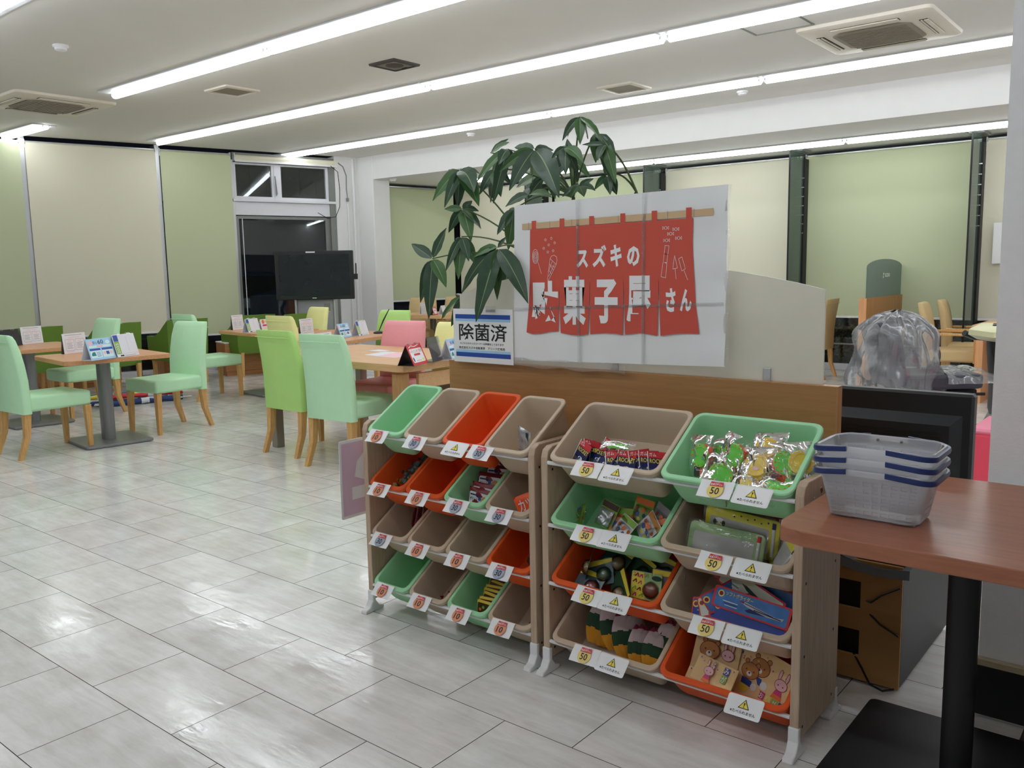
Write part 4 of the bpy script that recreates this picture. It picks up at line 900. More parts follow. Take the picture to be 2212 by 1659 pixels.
for x, y in P['candies']:
    b.line([(x+.005*math.cos(k*.785), y+.005*math.sin(k*.785)) for k in range(9)], .0012, 0)
    for sx in (-1, 1): b.line([(x+sx*.005, y), (x+sx*.011, y+.005), (x+sx*.011, y-.005), (x+sx*.005, y)], .0011, 0)
for q in P['strokes']: b.line(q, .0013, 0)
b.line(P['spiral'], .0014, 0)
x, y = P['lolli']; b.line([(x+.0135*math.cos(k*.349), y+.0255*math.sin(k*.349)) for k in range(19)], .0013, 0)
b.obj('lettering', 'ink_white', s_, fixn=False)
for nm, q in zip(('x', 'x', 'x'), P['fold']):
    b = MB(front(.0068)); d = Vector((q[1][0]-q[0][0], q[1][1]-q[0][1])); b.line(q, .012 if abs(d.x) < abs(d.y) else .010, 0); b.obj('tape_seam', 'tape_clear', s_, fixn=False)
b = MB(front(.004)); b.grid(lambda u, v: (-.43+.50*u, -.30+.03*v+.004*math.sin(u*17), .004*math.sin(u*25+v*3)), 20, 2); b.obj('clear_tape', 'tape_clear', t, fixn=False, smooth=60)
b = MB(front(.002)); b.grid(lambda u, v: (.428+.014*u+.003*math.sin(v*21), -.256+.558*v, .004*math.sin(v*30)), 2, 30); b.obj('film_margin', 'tape_clear', t, fixn=False, smooth=60)
t = thing('notice', 'white notice with blue bands left of the poster', 'sign', (-2.328, 2.490, .972))
NW, NH = .302, .208
b = MB(front()); b.box((NW/2, NH/2, 0), (NW, NH, .0016), ch=.0005); s_ = b.obj('card', 'lam_gloss', t)
b = MB(front(.0012))
for y0, y1, y2, y3 in ((.170, .187, .160, .170), (.022, .039, .039, .049)):
    b.rect(.012, y0, NW-.012, y1, 0); b.rect(.012, y2, NW-.012, y3, 1)
b.text('除菌済', .030, .085, NW-.028, .152, 2, .0003)
b.text('※こちらのキッズコーナーは除菌をしております', .035, .070, NW-.045, .0785, 2, .0003); b.text('株式会社スズキ自販東京　アリーナ練馬西', .028, .052, NW-.040, .0625, 2, .0003)
b.obj('lettering', ['ink_blue', 'ink_sky', 'ink_black'], s_, fixn=False)
b = MB(front(.0015)); b.rect(.17, NH-.012, .22, NH+.012, 0); b.obj('clear_tape', 'tape_clear', t, fixn=False)

# ---------------------------------------------------------------- toy racks
RH, RY0, RD = .762, 2.165, .30
BIN_Z0 = [.729, .523, .327, .127]
def rack(label, xs0, xs1, holes_side):
    t = thing('bin_rack', label, 'storage rack', (0, 0, 0)); w_ = .0255
    for x in (xs0, xs1-w_):
        b = MB(MT(x, 0, 0, rz=math.pi/2, rx=math.pi/2))
        pts = [(RY0, .05), (RY0, RH-.035), (RY0+.008, RH-.012), (RY0+.03, RH), (RY0+RD-.02, RH+.0), (RY0+RD, RH-.02), (RY0+RD, .05)]
        b.prism(pts, 0, w_); p = b.obj('side_panel', 'rack_wood', t, bevel=.003)
        for z in (.125, .325, .53, .73):
            for yy in (RY0+.028, RY0+RD-.045):
                b = MB(MT(x+w_, yy, z-.045, ry=math.pi/2)); b.lathe([(.0045, -.001), (.0045, .0006), (.002, .0008)], 8); b.obj('screw_cap', 'black_rubber', p)
        for yy, dy in ((RY0, -1), (RY0+RD, 1)):      # white plastic foot, toe pointing out
            b = MB(MT(x-.003, yy, 0, rz=math.pi/2, rx=math.pi/2))
            prof = [(0, .085), (.004*dy, .085), (.004*dy, .045), (.018*dy, .02), (.040*dy, .012), (.044*dy, 0), (-.05*dy, 0), (-.055*dy, .012), (-.03*dy, .020), (-.012*dy, .045), (-.012*dy, .085)]
            b.prism(prof[::dy], 0, w_+.006); b.obj('foot', 'white_plastic', t, bevel=.004)
    for z in BIN_Z0:
        for yy, zz in ((2.170, z-.018), (2.447, z+.020)):
            b = MB(); b.tube([(xs0+w_, yy, zz), (xs1-w_, yy, zz)], .0065, 8); b.obj('rail', 'white_plastic', t, smooth=40)
    return t
rack('narrow-bin toy rack on the left with four rows of four bins', -2.522, -1.684, 1)
rack('wide-bin toy rack on the right with four rows of two bins', -1.656, -.795, 1)

TILT = 32*D2R
def bin_mesh(b, W, Dp=.292, h=.135):
    def ring(w_, iw, f, k, r): # inset from sides, front, back
        y0, y1 = f, Dp-k
        return [(x, y, -w_) for x, y in rrect(W-2*iw, y1-y0, r, 4, W/2, (y0+y1)/2)]
    iw = .012
    rings = [ring(.016, .0025, .002, .002, .030), ring(.003, .0005, 0, 0, .032), ring(0, .003, .003, .003, .030), ring(0, .0135, .016, .014, .024), ring(.004, .016, .019, .017, .022),
             ring(h*.82, .024, .034, .024, .024), ring(h, .030, .044, .030, .020)]
    b.loft(rings, cap0=False, cap1=True)
    outer = [ring(.016, .0025, .002, .002, .030), ring(.016, .011, .012, .011, .026), ring(h*.82, .020, .030, .021, .026), ring(h+.003, .027, .041, .027, .020)]
    b.loft(outer, cap0=False, cap1=True)
BINM = {}
BIN_Z = [.729, .523, .327, .127]
TAGV, TAGH = .098, .056
def price_tag(parent, u, val, rot, W):
    """laminated paper card hanging off the front lip; coin print under a little red shop curtain"""
    M = MT(u-TAGV/2, .010, .0055, rz=rot, rx=13*D2R) @ MT(0, -TAGH, 0)
    b = MB(); b.grid(lambda p, q: (TAGV*p, TAGH*q, .0012*math.sin(q*5+u*40)+.001*math.sin(p*6+u*9)), 6, 4)
    c = b.obj('price_tag', 'card_white', parent, fixn=False, smooth=60, M=M)
    b = MB(); cx = TAGV*.50; cy = TAGH*.43; r = .0235
    pts = [(cx+r*math.cos(a), cy+r*math.sin(a)) for a in [math.pi*(.80+1.40*k/22) for k in range(23)]]
    b.poly(pts, 0, .0030)
    yt = cy+r*math.sin(math.pi*.80)
    b.poly([(cx-.0195, yt-.002), (cx+.0205, yt-.002), (cx+.0185, yt+.0125), (cx-.0175, yt+.0125)], 1, .0034)
    b.text('スズキの', cx-.008, yt+.0085, cx+.008, yt+.0112, 2, .0038); b.text('駄菓子屋さん', cx-.0165, yt+.0005, cx+.0175, yt+.0072, 2, .0038)
    b.text(val, cx-.0125, cy-.0135, cx+.0125, cy+.0085, 3, .0038)
    b.obj('print', [{'10': 'ink_copper', '30': 'ink_silver', '50': 'ink_gold'}[val], 'ink_red', 'ink_white', 'ink_black'], c, fixn=False)
def warn_tag(parent, u, rot, s=1.0):
    w_, h = .104*s, .060*s
    M = MT(u-w_/2, .010, .0060, rz=rot, rx=11*D2R) @ MT(0, -h, 0)
    b = MB(); b.prism(rrect(w_, h, .006, 3, w_/2, h/2), 0, .0006); c = b.obj('warning_tag', 'lam_gloss', parent, M=M)
    b = MB(); b.rect(.006, .006, w_-.005, h-.004, 0, .0009); cx = w_*.5
    b.poly([(cx-.0165, h*.40), (cx+.0165, h*.40), (cx, h*.86)], 1, .0014); b.poly([(cx-.0128, h*.435), (cx+.0128, h*.435), (cx, h*.795)], 2, .0018)
    b.poly([(cx-.0021, h*.68), (cx+.0021, h*.68), (cx+.001, h*.54), (cx-.001, h*.54)], 1, .0022); b.disc(cx, h*.485, .0017, 1, .0022, 8)
    b.text('※たべられません', w_*.16, h*.15, w_*.86, h*.30, 1, .0014)
    b.obj('print', ['card_white', 'ink_black', 'ink_yellow'], c, fixn=False)
def bin_M(X, row): return MT(X, 2.147, BIN_Z[row], rx=TILT)
COLN = {'m': 'mint green', 'b': 'beige', 'o': 'orange'}; COLM = {'m': 'bin_mint', 'b': 'bin_beige', 'o': 'bin_orange'}
def make_bin(X, W, row, col, label, tags):
    t = thing('storage_bin', label, 'bin', M=bin_M(X, row))
    key = (round(W, 3), col)
    if key not in BINM:
        b = MB(); bin_mesh(b, W); BINM[key] = b.mesh('tub', [COLM[col]], 40)
    o = bpy.data.objects.new('tub', BINM[key]); COL.objects.link(o); o.parent = t
    for k in tags:
        if k[0] == 'w': warn_tag(t, k[1], R.uniform(-.03, .03))
        else: price_tag(t, k[1], k[0], R.uniform(-.03, .03), W)
    return t
LX0, LW = -2.487, .1955
LROWS = [('mbob', [('10', .085)], [('30', .092)], [('w', .095)], [('30', .01)]), ('oomb', [('10', .083)], [('10', .093)], [('30', .09)], [('30', .088)]),
         ('bbbo', [('30', .083)], [('10', .085)], [('10', .085)], [('30', .085)]), ('mbmb', [('10', .083)], [('10', .085)], [('10', .085)], [('10', .085)])]
WHAT = [['a few scraps of candy', 'one small packet', 'nothing inside, warning card on it', 'two small snack bags'], ['a heap of dark wrapped candies', 'nothing inside', 'red snack bags stacked inside', 'one orange pack inside'],
        ['red leaflet packs standing inside', 'nothing inside, left of another empty one', 'nothing inside, beside an orange bin', 'a brown wrapped snack inside'], ['purple candies in its corner', 'cherry red candies inside', 'yellow edged packs stacked inside', 'small chocolate cubes inside']]
RNAME = ['top', 'second', 'third', 'bottom']
for r_, rw in enumerate(LROWS):
    for i in range(4):
        make_bin(LX0+LW*i+.001, LW-.002, r_, rw[0][i], 'narrow %s bin in the %s row, %s' % (COLN[rw[0][i]], RNAME[r_], WHAT[r_][i]), rw[1+i])
RX0, RW = -1.622, .4000
RROWS = [('bm', [('50', .165), ('w', .272)], [('50', .19), ('w', .298)]), ('mb', [('50', .163), ('w', .262)], [('50', .19), ('w', .298)]), ('ob', [('50', .165), ('w', .265)], [('50', .168), ('w', .275)]), ('bo', [('50', .152), ('w', .255)], [('w', .285)])]
WHAT2 = [['navy rocket packs along its front', 'tambourine toys in clear bags'], ['small toy packs inside', 'drawing boards inside'], ['fruit blister cards inside', 'glider packs inside'], ['folded paper balloons inside', 'bear booklets inside']]
for r_, rw in enumerate(RROWS):
    for i in range(2):
        make_bin(RX0+RW*i+.001, RW-.002, r_, rw[0][i], 'wide %s bin in the %s row, %s' % (COLN[rw[0][i]], RNAME[r_], WHAT2[r_][i]), rw[1+i])

# ---------------------------------------------------------------- what lies in the bins; local frame of a bin: x across, y up the slope, z out of the opening
def inbin(side, row, i): return bin_M((LX0+LW*i if side == 'L' else RX0+RW*i), row) @ MT(0, -.008, [.044, .040, .034, .026][row])
def pillow(b, w_, h, th, mi=0, n=8, M=None, wrinkle=.0):
    def fn(s):
        def g(u, v):
            e = (max(0, 1-(2*u-1)**4)*max(0, 1-(2*v-1)**4))**.6
            return ((u-.5)*w_, (v-.5)*h, s*th/2*e*(1+wrinkle*math.sin(9*u+5*v+3*s)*math.sin(7*v-2*u)))
        return g
    b.grid(fn(1), n, n, mi, M); b.grid(fn(-1), n, n, mi, M)
def wrapped(mat_, body=.011, ln=.02):
    """twist-wrapped candy: fat middle, pinched ends that flare"""
    b = MB(); prof = [(.008, -ln), (.004, -ln*.72), (.0022, -ln*.62), (body*.8, -ln*.45), (body, 0), (body*.8, ln*.45), (.0022, ln*.62), (.004, ln*.72), (.008, ln)]
    b.lathe([(r_*(1.0), z) for r_, z in prof], 7); return b.mesh('candy', [mat_], 30)
def scatter(name, label, cat, group, me_list, M, spots, s=1.0):
    for k, (x, y, z) in enumerate(spots):
        o = bpy.data.objects.new(name, me_list[k % len(me_list)]); COL.objects.link(o)
        o.matrix_world = M @ Matrix.Translation((x, y, z)) @ Euler((R.uniform(0, 3), R.uniform(0, 3), R.uniform(0, 3))).to_matrix().to_4x4() @ Matrix.Scale(s*R.uniform(.9, 1.12), 4)
        tag(o, label, cat, group)
ZB = -.126
# L row 2 bin 1: heap of dark candies against the right side
sp = []
for k in range(38):
    u = R.random(); y = .075+.165*R.random(); x = .172-.105*R.random()*(1-.45*(y-.075)/.165)
    hgt_ = .055*max(0, 1-abs(x-.15)/.10)*(1-.2*abs(y-.15)/.1); sp.append((x-.008, y, ZB+.014+hgt_*R.random()**.5))
scatter('candy', 'small dark wrapped candy in the heap in the orange bin', 'candy', 'dark candies in the orange bin', [wrapped('slate_wrap'), wrapped('olive_wrap'), wrapped('choco')], inbin('L', 1, 0), sp)
scatter('candy', 'tiny brown candy in the corner of the top mint bin', 'candy', 'scraps of candy in the top mint bin', [wrapped('choco'), wrapped('tissue_yellow')], inbin('L', 0, 0), [(.150, .075, ZB+.014), (.158, .10, ZB+.02), (.15, .125, ZB+.014)])
scatter('candy', 'purple wrapped candy in the bottom mint bin corner', 'candy', 'purple candies', [wrapped('purple_wrap'), wrapped('purple_wrap'), wrapped('ink_green')], inbin('L', 3, 0), [(.150, .075, ZB+.013), (.157, .095, ZB+.013), (.135, .072, ZB+.012), (.155, .085, ZB+.034), (.12, .07, ZB+.012)])
scatter('candy', 'cherry red wrapped candy in the bottom beige bin', 'candy', 'cherry red candies', [wrapped('cherry_wrap'), wrapped('wine')], inbin('L', 3, 1), [(.160, .075+.016*k, ZB+.014) for k in range(4)]+[(.14, .075+.017*k, ZB+.014) for k in range(3)]+[(.158, .085+.018*k, ZB+.036) for k in range(3)]+[(.115, .072, ZB+.012), (.095, .070, ZB+.012), (.155, .10, ZB+.055)])
b = MB(); b.box((0, 0, 0), (.030, .022, .018), 0, ch=.002); b.box((0, 0, .0092), (.020, .014, .0008), 1); cube1 = b.mesh('chocolate', ['foil', 'choco'])
b = MB(); b.box((0, 0, 0), (.030, .022, .018), 0, ch=.002); b.box((0, 0, .0092), (.024, .014, .0008), 1); cube2 = b.mesh('chocolate', ['choco', 'ink_gold'])
scatter('chocolate', 'small square chocolate with a foil or gold label', 'candy', 'chocolate cubes in the bottom beige bin', [cube1, cube2], inbin('L', 3, 3), [(.155, .075, ZB+.012), (.13, .085, ZB+.012), (.158, .105, ZB+.012), (.14, .118, ZB+.012), (.155, .085, ZB+.034), (.145, .11, ZB+.036), (.160, .13, ZB+.014), (.158, .10, ZB+.055), (.118, .07, ZB+.012)])
def pack(name, label, cat, M, w_, h, th, mats, deco=None, group=None, wrinkle=.25):
    b = MB(); pillow(b, w_, h, th, 0, 10, wrinkle=wrinkle)
    o = b.obj(name, mats[0], None, smooth=60, M=None); o.matrix_world = M; tag(o, label, cat, group)
    if deco:
        b = MB(); ms = deco(b, w_, h, th/2+.0012); b.obj('print', ms, o, fixn=False)
    return o
IM = inbin('L', 1, 2)
def snackprint(b, w_, h, z):
    b.poly(rrect(w_*.80, h*.66, .006, 3, 0, 0), 0, z*.92); b.text('ポテトフライ', -w_*.36, -h*.06, w_*.08, h*.10, 1, z*1.03); b.text('フルーツ', -w_*.34, -h*.24, 0, -h*.12, 1, z*1.03)
    b.disc(w_*.22, -h*.02, w_*.15, 2, z*1.03, 14, ry=h*.24); b.rect(-w_*.36, h*.18, -w_*.02, h*.24, 3, z*1.03); b.disc(w_*.02, h*.1, .007, 4, z*1.05, 10); return ['paper', 'ink_black', 'snack', 'ink_navy', 'ink_blue']
for k, (y, z, a, dx) in enumerate([(.085, .025, 50, 0), (.11, .030, 55, .004), (.16, .030, 40, -.006), (.20, .035, 32, .008), (.235, .042, 24, .012)]):
    pack('snack_bag', ['front red snack bag with a printed white label', 'second red snack bag, label half covered', 'red snack bag lying bent in the middle of the mint bin', 'red snack bag under the rear one', 'rear orange-red snack bag at the back of the mint bin'][k], 'snack',
         IM @ MT(.108+dx, y, ZB+z, rz=-.08+.05*k, rx=a*D2R), .125, .085, .020, ['wine'], snackprint, 'red snack bags')
pack('snack_bag', 'orange snack pack half hidden behind the rack side', 'snack', inbin('L', 1, 3) @ MT(.15, .10, ZB+.045, rz=.75, rx=55*D2R), .12, .09, .02, ['toy_orange'], lambda b, w_, h, z: (b.text('カツ', -.05, -.01, .0, .03, 0, z), b.disc(.0, -.028, .02, 1, z, 14), b.disc(.03, -.02, .02, 1, z, 14), ['paper', 'snack'])[-1])
pack('snack_bag', 'small silver and red packet in the top beige bin', 'snack', inbin('L', 0, 1) @ MT(.158, .085, ZB+.022, rz=.5, rx=40*D2R), .045, .055, .008, ['foil'], lambda b, w_, h, z: (b.rect(-w_*.4, h*.2, w_*.4, h*.4, 0, z), b.line([(-.015, -.01), (0, .005), (.012, -.01)], .004, 1, z), ['ink_red', 'ink_black'])[-1])
pack('snack_bag', 'striped snack bag standing in the top right narrow bin', 'snack', inbin('L', 0, 3) @ MT(.118, .10, ZB+.050, rz=-.35, rx=68*D2R), .075, .095, .02, ['foil'], lambda b, w_, h, z: ([b.rect(w_*.26, -h*.45+h*.15*k, w_*.42, -h*.45+h*.15*(k+1), k % 3, z*.7) for k in range(6)], b.line([(-.03, -.03), (.0, -.025)], .003, 3, z), b.rect(-.02, .0, .0, .02, 3, z), ['ink_red', 'tissue_green', 'ink_black', 'ink_grey'])[-1])
pack('snack_bag', 'orange and green snack bag beside the striped bag', 'snack', inbin('L', 0, 3) @ MT(.165, .10, ZB+.025, rz=.3, rx=50*D2R), .05, .06, .014, ['toy_yellow'], lambda b, w_, h, z: (b.disc(0, 0, .015, 0, z, 12), ['toy_orange'])[-1])
for k in range(7):
    pack('sweet_packet', 'flat red packet leaning in the row of packets, third row' if k else 'front red packet with a printed picture, third row of the left rack', 'snack', inbin('L', 2, 0) @ MT(.108+.0115*k, .150+.004*k, ZB+.045-.002*k, rz=-60*D2R, rx=72*D2R), .115, .072, .008, ['cherry_wrap' if k % 2 == 0 else 'ink_pink'],
         (lambda b, w_, h, z: (b.disc(-.01, .0, .02, 0, z, 14), b.disc(.025, .012, .012, 1, z, 12), b.rect(-.045, -.03, -.01, -.012, 2, z), b.line([(-.04, .02), (-.01, .03), (.02, .025)], .005, 0, z), ['bin_mint', 'ink_orange', 'ink_white'])[-1]) if k == 0 else None, 'red packets in the third row' if k else None)
pack('snack_bag', 'glossy brown wrapped snack in the orange third-row bin', 'snack', inbin('L', 2, 3) @ MT(.150, .10, ZB+.045, rz=-.9, rx=60*D2R), .10, .075, .035, ['choco'], lambda b, w_, h, z: ([b.line([(-.04+.02*k, -.03), (-.045+.02*k, .03)], .003, 0, z) for k in range(3)], ['foil'])[-1], wrinkle=.6)
for k in range(9):
    pack('snack_pack', ['lowest', 'second lowest', 'third from the bottom', 'middle', 'fifth from the bottom', 'slanted', 'third from the top', 'second from the top', 'topmost'][k]+' yellow edged pack in the stack in the mint bin', 'snack',
         inbin('L', 3, 2) @ MT(.125+.003*(k % 3), .080+.0155*k, ZB+.030+.0035*k, rz=.10*math.sin(k*2.1), rx=(52-3.0*k)*D2R), .098, .066, .010, ['toy_yellow'],
         lambda b, w_, h, z: (b.poly(rrect(w_*.86, h*.74, .004, 2), 0, z), [b.disc(-w_*.3+w_*.15*j, .01*math.sin(j*2), .006, 1+(j % 2), z+.0006, 8) for j in range(5)], ['choco', 'ink_orange', 'ink_green'])[-1], 'yellow edged packs')
# R row 1 bin 1: navy card packs with a clear pocket
def rocket(label, M):
    t = thing('header_pack', label, 'toy', M=M, group='navy rocket packs')
    b = MB(); b.box((0, 0, 0), (.066, .085, .0012)); c = b.obj('card', 'ink_navy', t)
    b = MB(); b.rect(-.033, .022, .033, .0425, 0, .001); b.text('ガム', -.028, .027, -.004, .039, 2, .0014); b.text('ROCKET', -.027, .006, .030, .020, 1, .0014)
    b.disc(.002, -.012, .012, 2, .0012, 14, ry=.006); b.poly([(-.02, -.028), (0, -.006), (.004, -.012)], 3, .0014); b.line([(-.033, -.0425), (-.033, .0425)], .003, 2, .0013); b.line([(.0, -.03), (.026, -.018)], .003, 0, .0014)
    b.obj('print', ['ink_red', 'ink_yellow', 'ink_white', 'ink_blue'], c, fixn=False)
    b = MB(MT(0, -.028, .006)); pillow(b, .06, .03, .014, wrinkle=.5); b.obj('pocket', 'clear_film', t, smooth=60)
I = inbin('R', 0, 0)
for k, (x, y, rz, rx, lab) in enumerate([(.065, .098, -.5, 40, 'navy rocket pack lying at the far left end of the row'), (.098, .112, -.15, 62, 'navy rocket pack standing tallest on the left'), (.124, .105, -.25, 55, 'navy rocket pack just right of the tallest one'), (.15, .12, -.5, 45, 'navy rocket pack tipped over behind the left ones'),
        (.165, .088, -.5, 36, 'navy rocket pack above the price tag corner'), (.205, .083, .35, 40, 'red topped rocket pack under the green packet'), (.240, .085, .0, 45, 'navy rocket pack above the warning card'), (.285, .098, .35, 56, 'navy rocket pack turned right of the green packet'), (.315, .100, .12, 60, 'navy rocket pack second from the right end'), (.345, .100, .05, 62, 'navy rocket pack at the right end of the row')]):
    rocket(lab, I @ MT(x, y, ZB+.028, rz=rz, rx=rx*D2R))
t = thing('toy_packet', 'lime green toy in a clear bag on top of the navy packs', 'toy', M=I @ MT(.20, .125, ZB+.062, rz=.06, rx=.25))
b = MB(); pillow(b, .07, .018, .010); b.obj('toy', 'toy_green', t, smooth=50); b = MB(); pillow(b, .12, .035, .018, wrinkle=.5); b.obj('bag', 'clear_film', t, smooth=60)
# R row 1 bin 2: tambourine toys in clear bags
def tambourine(label, M, green=True, s=1.0):
    t = thing('tambourine_toy', label, 'toy', M=M @ Matrix.Scale(s, 4), group='tambourine toys in bags')
    b = MB(); b.lathe([(.034, -.010), (.0345, .010), (.031, .0102)], 24); b.obj('hoop', 'toy_orange' if green else 'toy_yellow', t, smooth=40)
    b = MB(); b.lathe([(.0345, .0105), (.0335, .0135), (.024, .0135), (.023, .0118), (.003, .0118)], 24, cap0=False); f = b.obj('drum_face', 'toy_green' if green else 'toy_yellow', t, smooth=30)
    b = MB()
    for k in range(12):
        a = k*math.pi/6; b.disc(.029*math.cos(a), .029*math.sin(a), .0026, 0, .0142, 8)
    if not green: b.disc(0, -.012, .010, 0, .0142, 10, ry=.006)
    b.obj('dots', 'toy_orange' if green else 'ink_pink', f, fixn=False)
    b = MB(); b.box((.0, -.048, -.004), (.018, .04, .012), ch=.003); b.obj('whistle', 'toy_orange' if green else 'toy_dark', t)
    b = MB(); b.lathe([(.006, -.01), (.007, .004), (.004, .01)], 8, M=MT(.018, -.058, 0)); b.obj('bead', 'toy_orange', t, smooth=30)
    b = MB(); b.box((-.02, -.05, -.006), (.03, .035, .01), ch=.003); b.obj('insert', 'toy_dark', t)
    b = MB(MT(0, -.015, 0)); pillow(b, .100, .150, .040, wrinkle=.6, n=12); b.obj('bag', 'clear_film', t, smooth=60)
I = inbin('R', 0, 1)
for x, y, z, rz, rx, ry, g, lab in [(.085, .135, .060, -.2, .85, -.25, True, 'green tambourine toy standing at the left of the mint bin'), (.125, .150, .045, -.4, .7, -.2, True, 'orange rimmed tambourine toy lying behind the left one'), (.180, .150, .062, -.25, .8, .1, True, 'green tambourine toy in the middle rear of the mint bin'), (.160, .080, .045, .1, .35, .5, True, 'green tambourine toy at the front, orange hoop showing'),
        (.265, .190, .062, .1, .25, 0, False, 'yellow tambourine toy farthest at the back of the mint bin'), (.255, .130, .052, .1, .45, 0, False, 'yellow tambourine toy with a pink face spot'), (.330, .145, .060, .5, .6, .35, True, 'green tambourine toy at the right of the mint bin'), (.368, .160, .055, .6, .7, .3, False, 'yellow tambourine toy by the rack side panel'), (.255, .078, .028, 1.4, .1, 0, False, 'tambourine toy lying flat behind the warning card'), (.33, .085, .03, 1.9, .15, .1, True, 'green tambourine toy low at the front right corner')]:
    tambourine(lab, I @ MT(x, y, ZB+z, rz=rz, rx=rx, ry=ry), g)
# R row 2 bin 1: small toy packs, left to right
I = inbin('R', 1, 0)
def toypack(label, M, mats, w_=.075, h=.085):
    t = thing('toy_pack', label, 'toy', M=M, group='small toy packs')
    b = MB(); b.box((0, 0, -.004), (w_, h, .001)); c = b.obj('card', mats[0], t)
    b = MB(); b.rect(-w_*.48, h*.25, w_*.48, h*.48, 0, -.003)
    for k in range(7): b.disc(w_*(-.35+.12*k), h*(.05-.18*(k % 3)), .007+.002*(k % 2), 1+k % 3, -.003+.0002*k, 8)
    b.obj('print', [mats[1], 'ink_orange', 'ink_blue', 'ink_yellow'], c, fixn=False)
    b = MB(MT(0, -.01, .004)); pillow(b, w_*.8, h*.65, .022, wrinkle=.7, n=10); b.obj('blister', mats[2], t, smooth=60)
for x, y, z, rz, rx, ry, m, lab in [(.075, .10, .05, -1.2, 1.1, 0, ('ink_green', 'choco', 'clear_film'), 'toy pack standing on edge at the left of the green bin'), (.15, .12, .04, -.3, .6, 0, ('ink_green', 'choco', 'foil'), 'silver pocketed toy pack lying left of centre'), (.205, .115, .03, .2, .45, .1, ('ink_orange', 'ink_green', 'clear_film'), 'toy pack with an orange card in the centre'), (.225, .085, .03, -.5, .4, 0, ('paper', 'ink_green', 'clear_film'), 'toy pack at the front with small coloured dots'),
        (.265, .155, .045, -.2, .7, 0, ('ink_green', 'ink_orange', 'clear_film'), 'toy pack leaning at the back of the green bin'), (.31, .10, .04, -.8, .6, .2, ('paper', 'ink_brown', 'clear_film'), 'toy pack with blue beads at the right front'), (.34, .135, .05, -.5, .8, 0, ('foil', 'ink_grey', 'clear_film'), 'pale toy pack leaning on the right side'), (.345, .09, .035, .3, .5, -.2, ('toy_dark', 'ink_orange', 'clear_film'), 'dark toy pack in the right front corner')]:
    toypack(lab, I @ MT(x, y, ZB+z, rz=rz, rx=rx, ry=ry), m)
# R row 2 bin 2: drawing boards
I = inbin('R', 1, 1)
def board(label, M, frame, face=True, w_=.235, h=.115):
    t = thing('drawing_board', label, 'toy', M=M, group='drawing boards')
    b = MB(); b.prism(rrect(w_, h, .014, 4), 0, .007); f = b.obj('frame', frame, t, bevel=.0015)
    b = MB(); b.poly(rrect(w_*.80, h*.62, .006, 3, -w_*.03, -h*.05), 0, .0076)
    if face:
        b.disc(-w_*.30, h*.10, .020, 1, .0082, 18, ry=.016); b.disc(-w_*.36, h*.11, .006, 2, .0085, 10, ry=.009); b.disc(-w_*.24, h*.11, .006, 2, .0085, 10, ry=.009); b.disc(-w_*.325, h*.12, .0018, 2, .009, 6); b.disc(-w_*.275, h*.12, .0018, 2, .009, 6); b.disc(-w_*.30, h*.03, .009, 3, .0086, 12, ry=.005)
        for k in range(6): b.disc(w_*(-.1+.09*k), h*(.36+.05*(k % 2)), .003, 2, .0082, 6)
        b.rect(w_*.12, -h*.24, w_*.34, -h*.12, 4, .0082)
    b.obj('print', ['board_grey', 'ink_white', 'ink_black', 'ink_yellow', 'ink_crimson'], f, fixn=False)
    b = MB(); b.tube([(w_*.43, -h*.38, .010), (w_*.43, h*.30, .010)], .005, 8); p_ = b.obj('pen', 'white_plastic', t, smooth=40)
    b = MB(); b.tube([(w_*.43, h*.30, .010), (w_*.43, h*.44, .010)], .0055, 8); b.obj('pen_cap', 'ink_red' if frame != 'board_yellow' else 'ink_navy', p_, smooth=40)
    b = MB(MT(0, 0, .006)); pillow(b, w_*1.07, h*1.12, .026, wrinkle=.3, n=10); b.obj('bag', 'clear_film', t, smooth=60)
for x, y, z, rz, rx, m, f, lab in [(.215, .175, .060, -.06, 1.0, 'board_red', False, 'red framed drawing board at the back'), (.21, .135, .060, -.10, .95, 'board_yellow', True, 'yellow drawing board with a cartoon face'), (.175, .085, .040, -.04, .75, 'board_green', False, 'pale green drawing board lying at the front'), (.335, .11, .045, -.9, .8, 'board_yellow', False, 'yellow drawing board turned against the right side')]:
    board(lab, I @ MT(x, y, ZB+z, rz=rz, rx=rx), m, f, w_=.235 if 'turned' not in lab else .13)
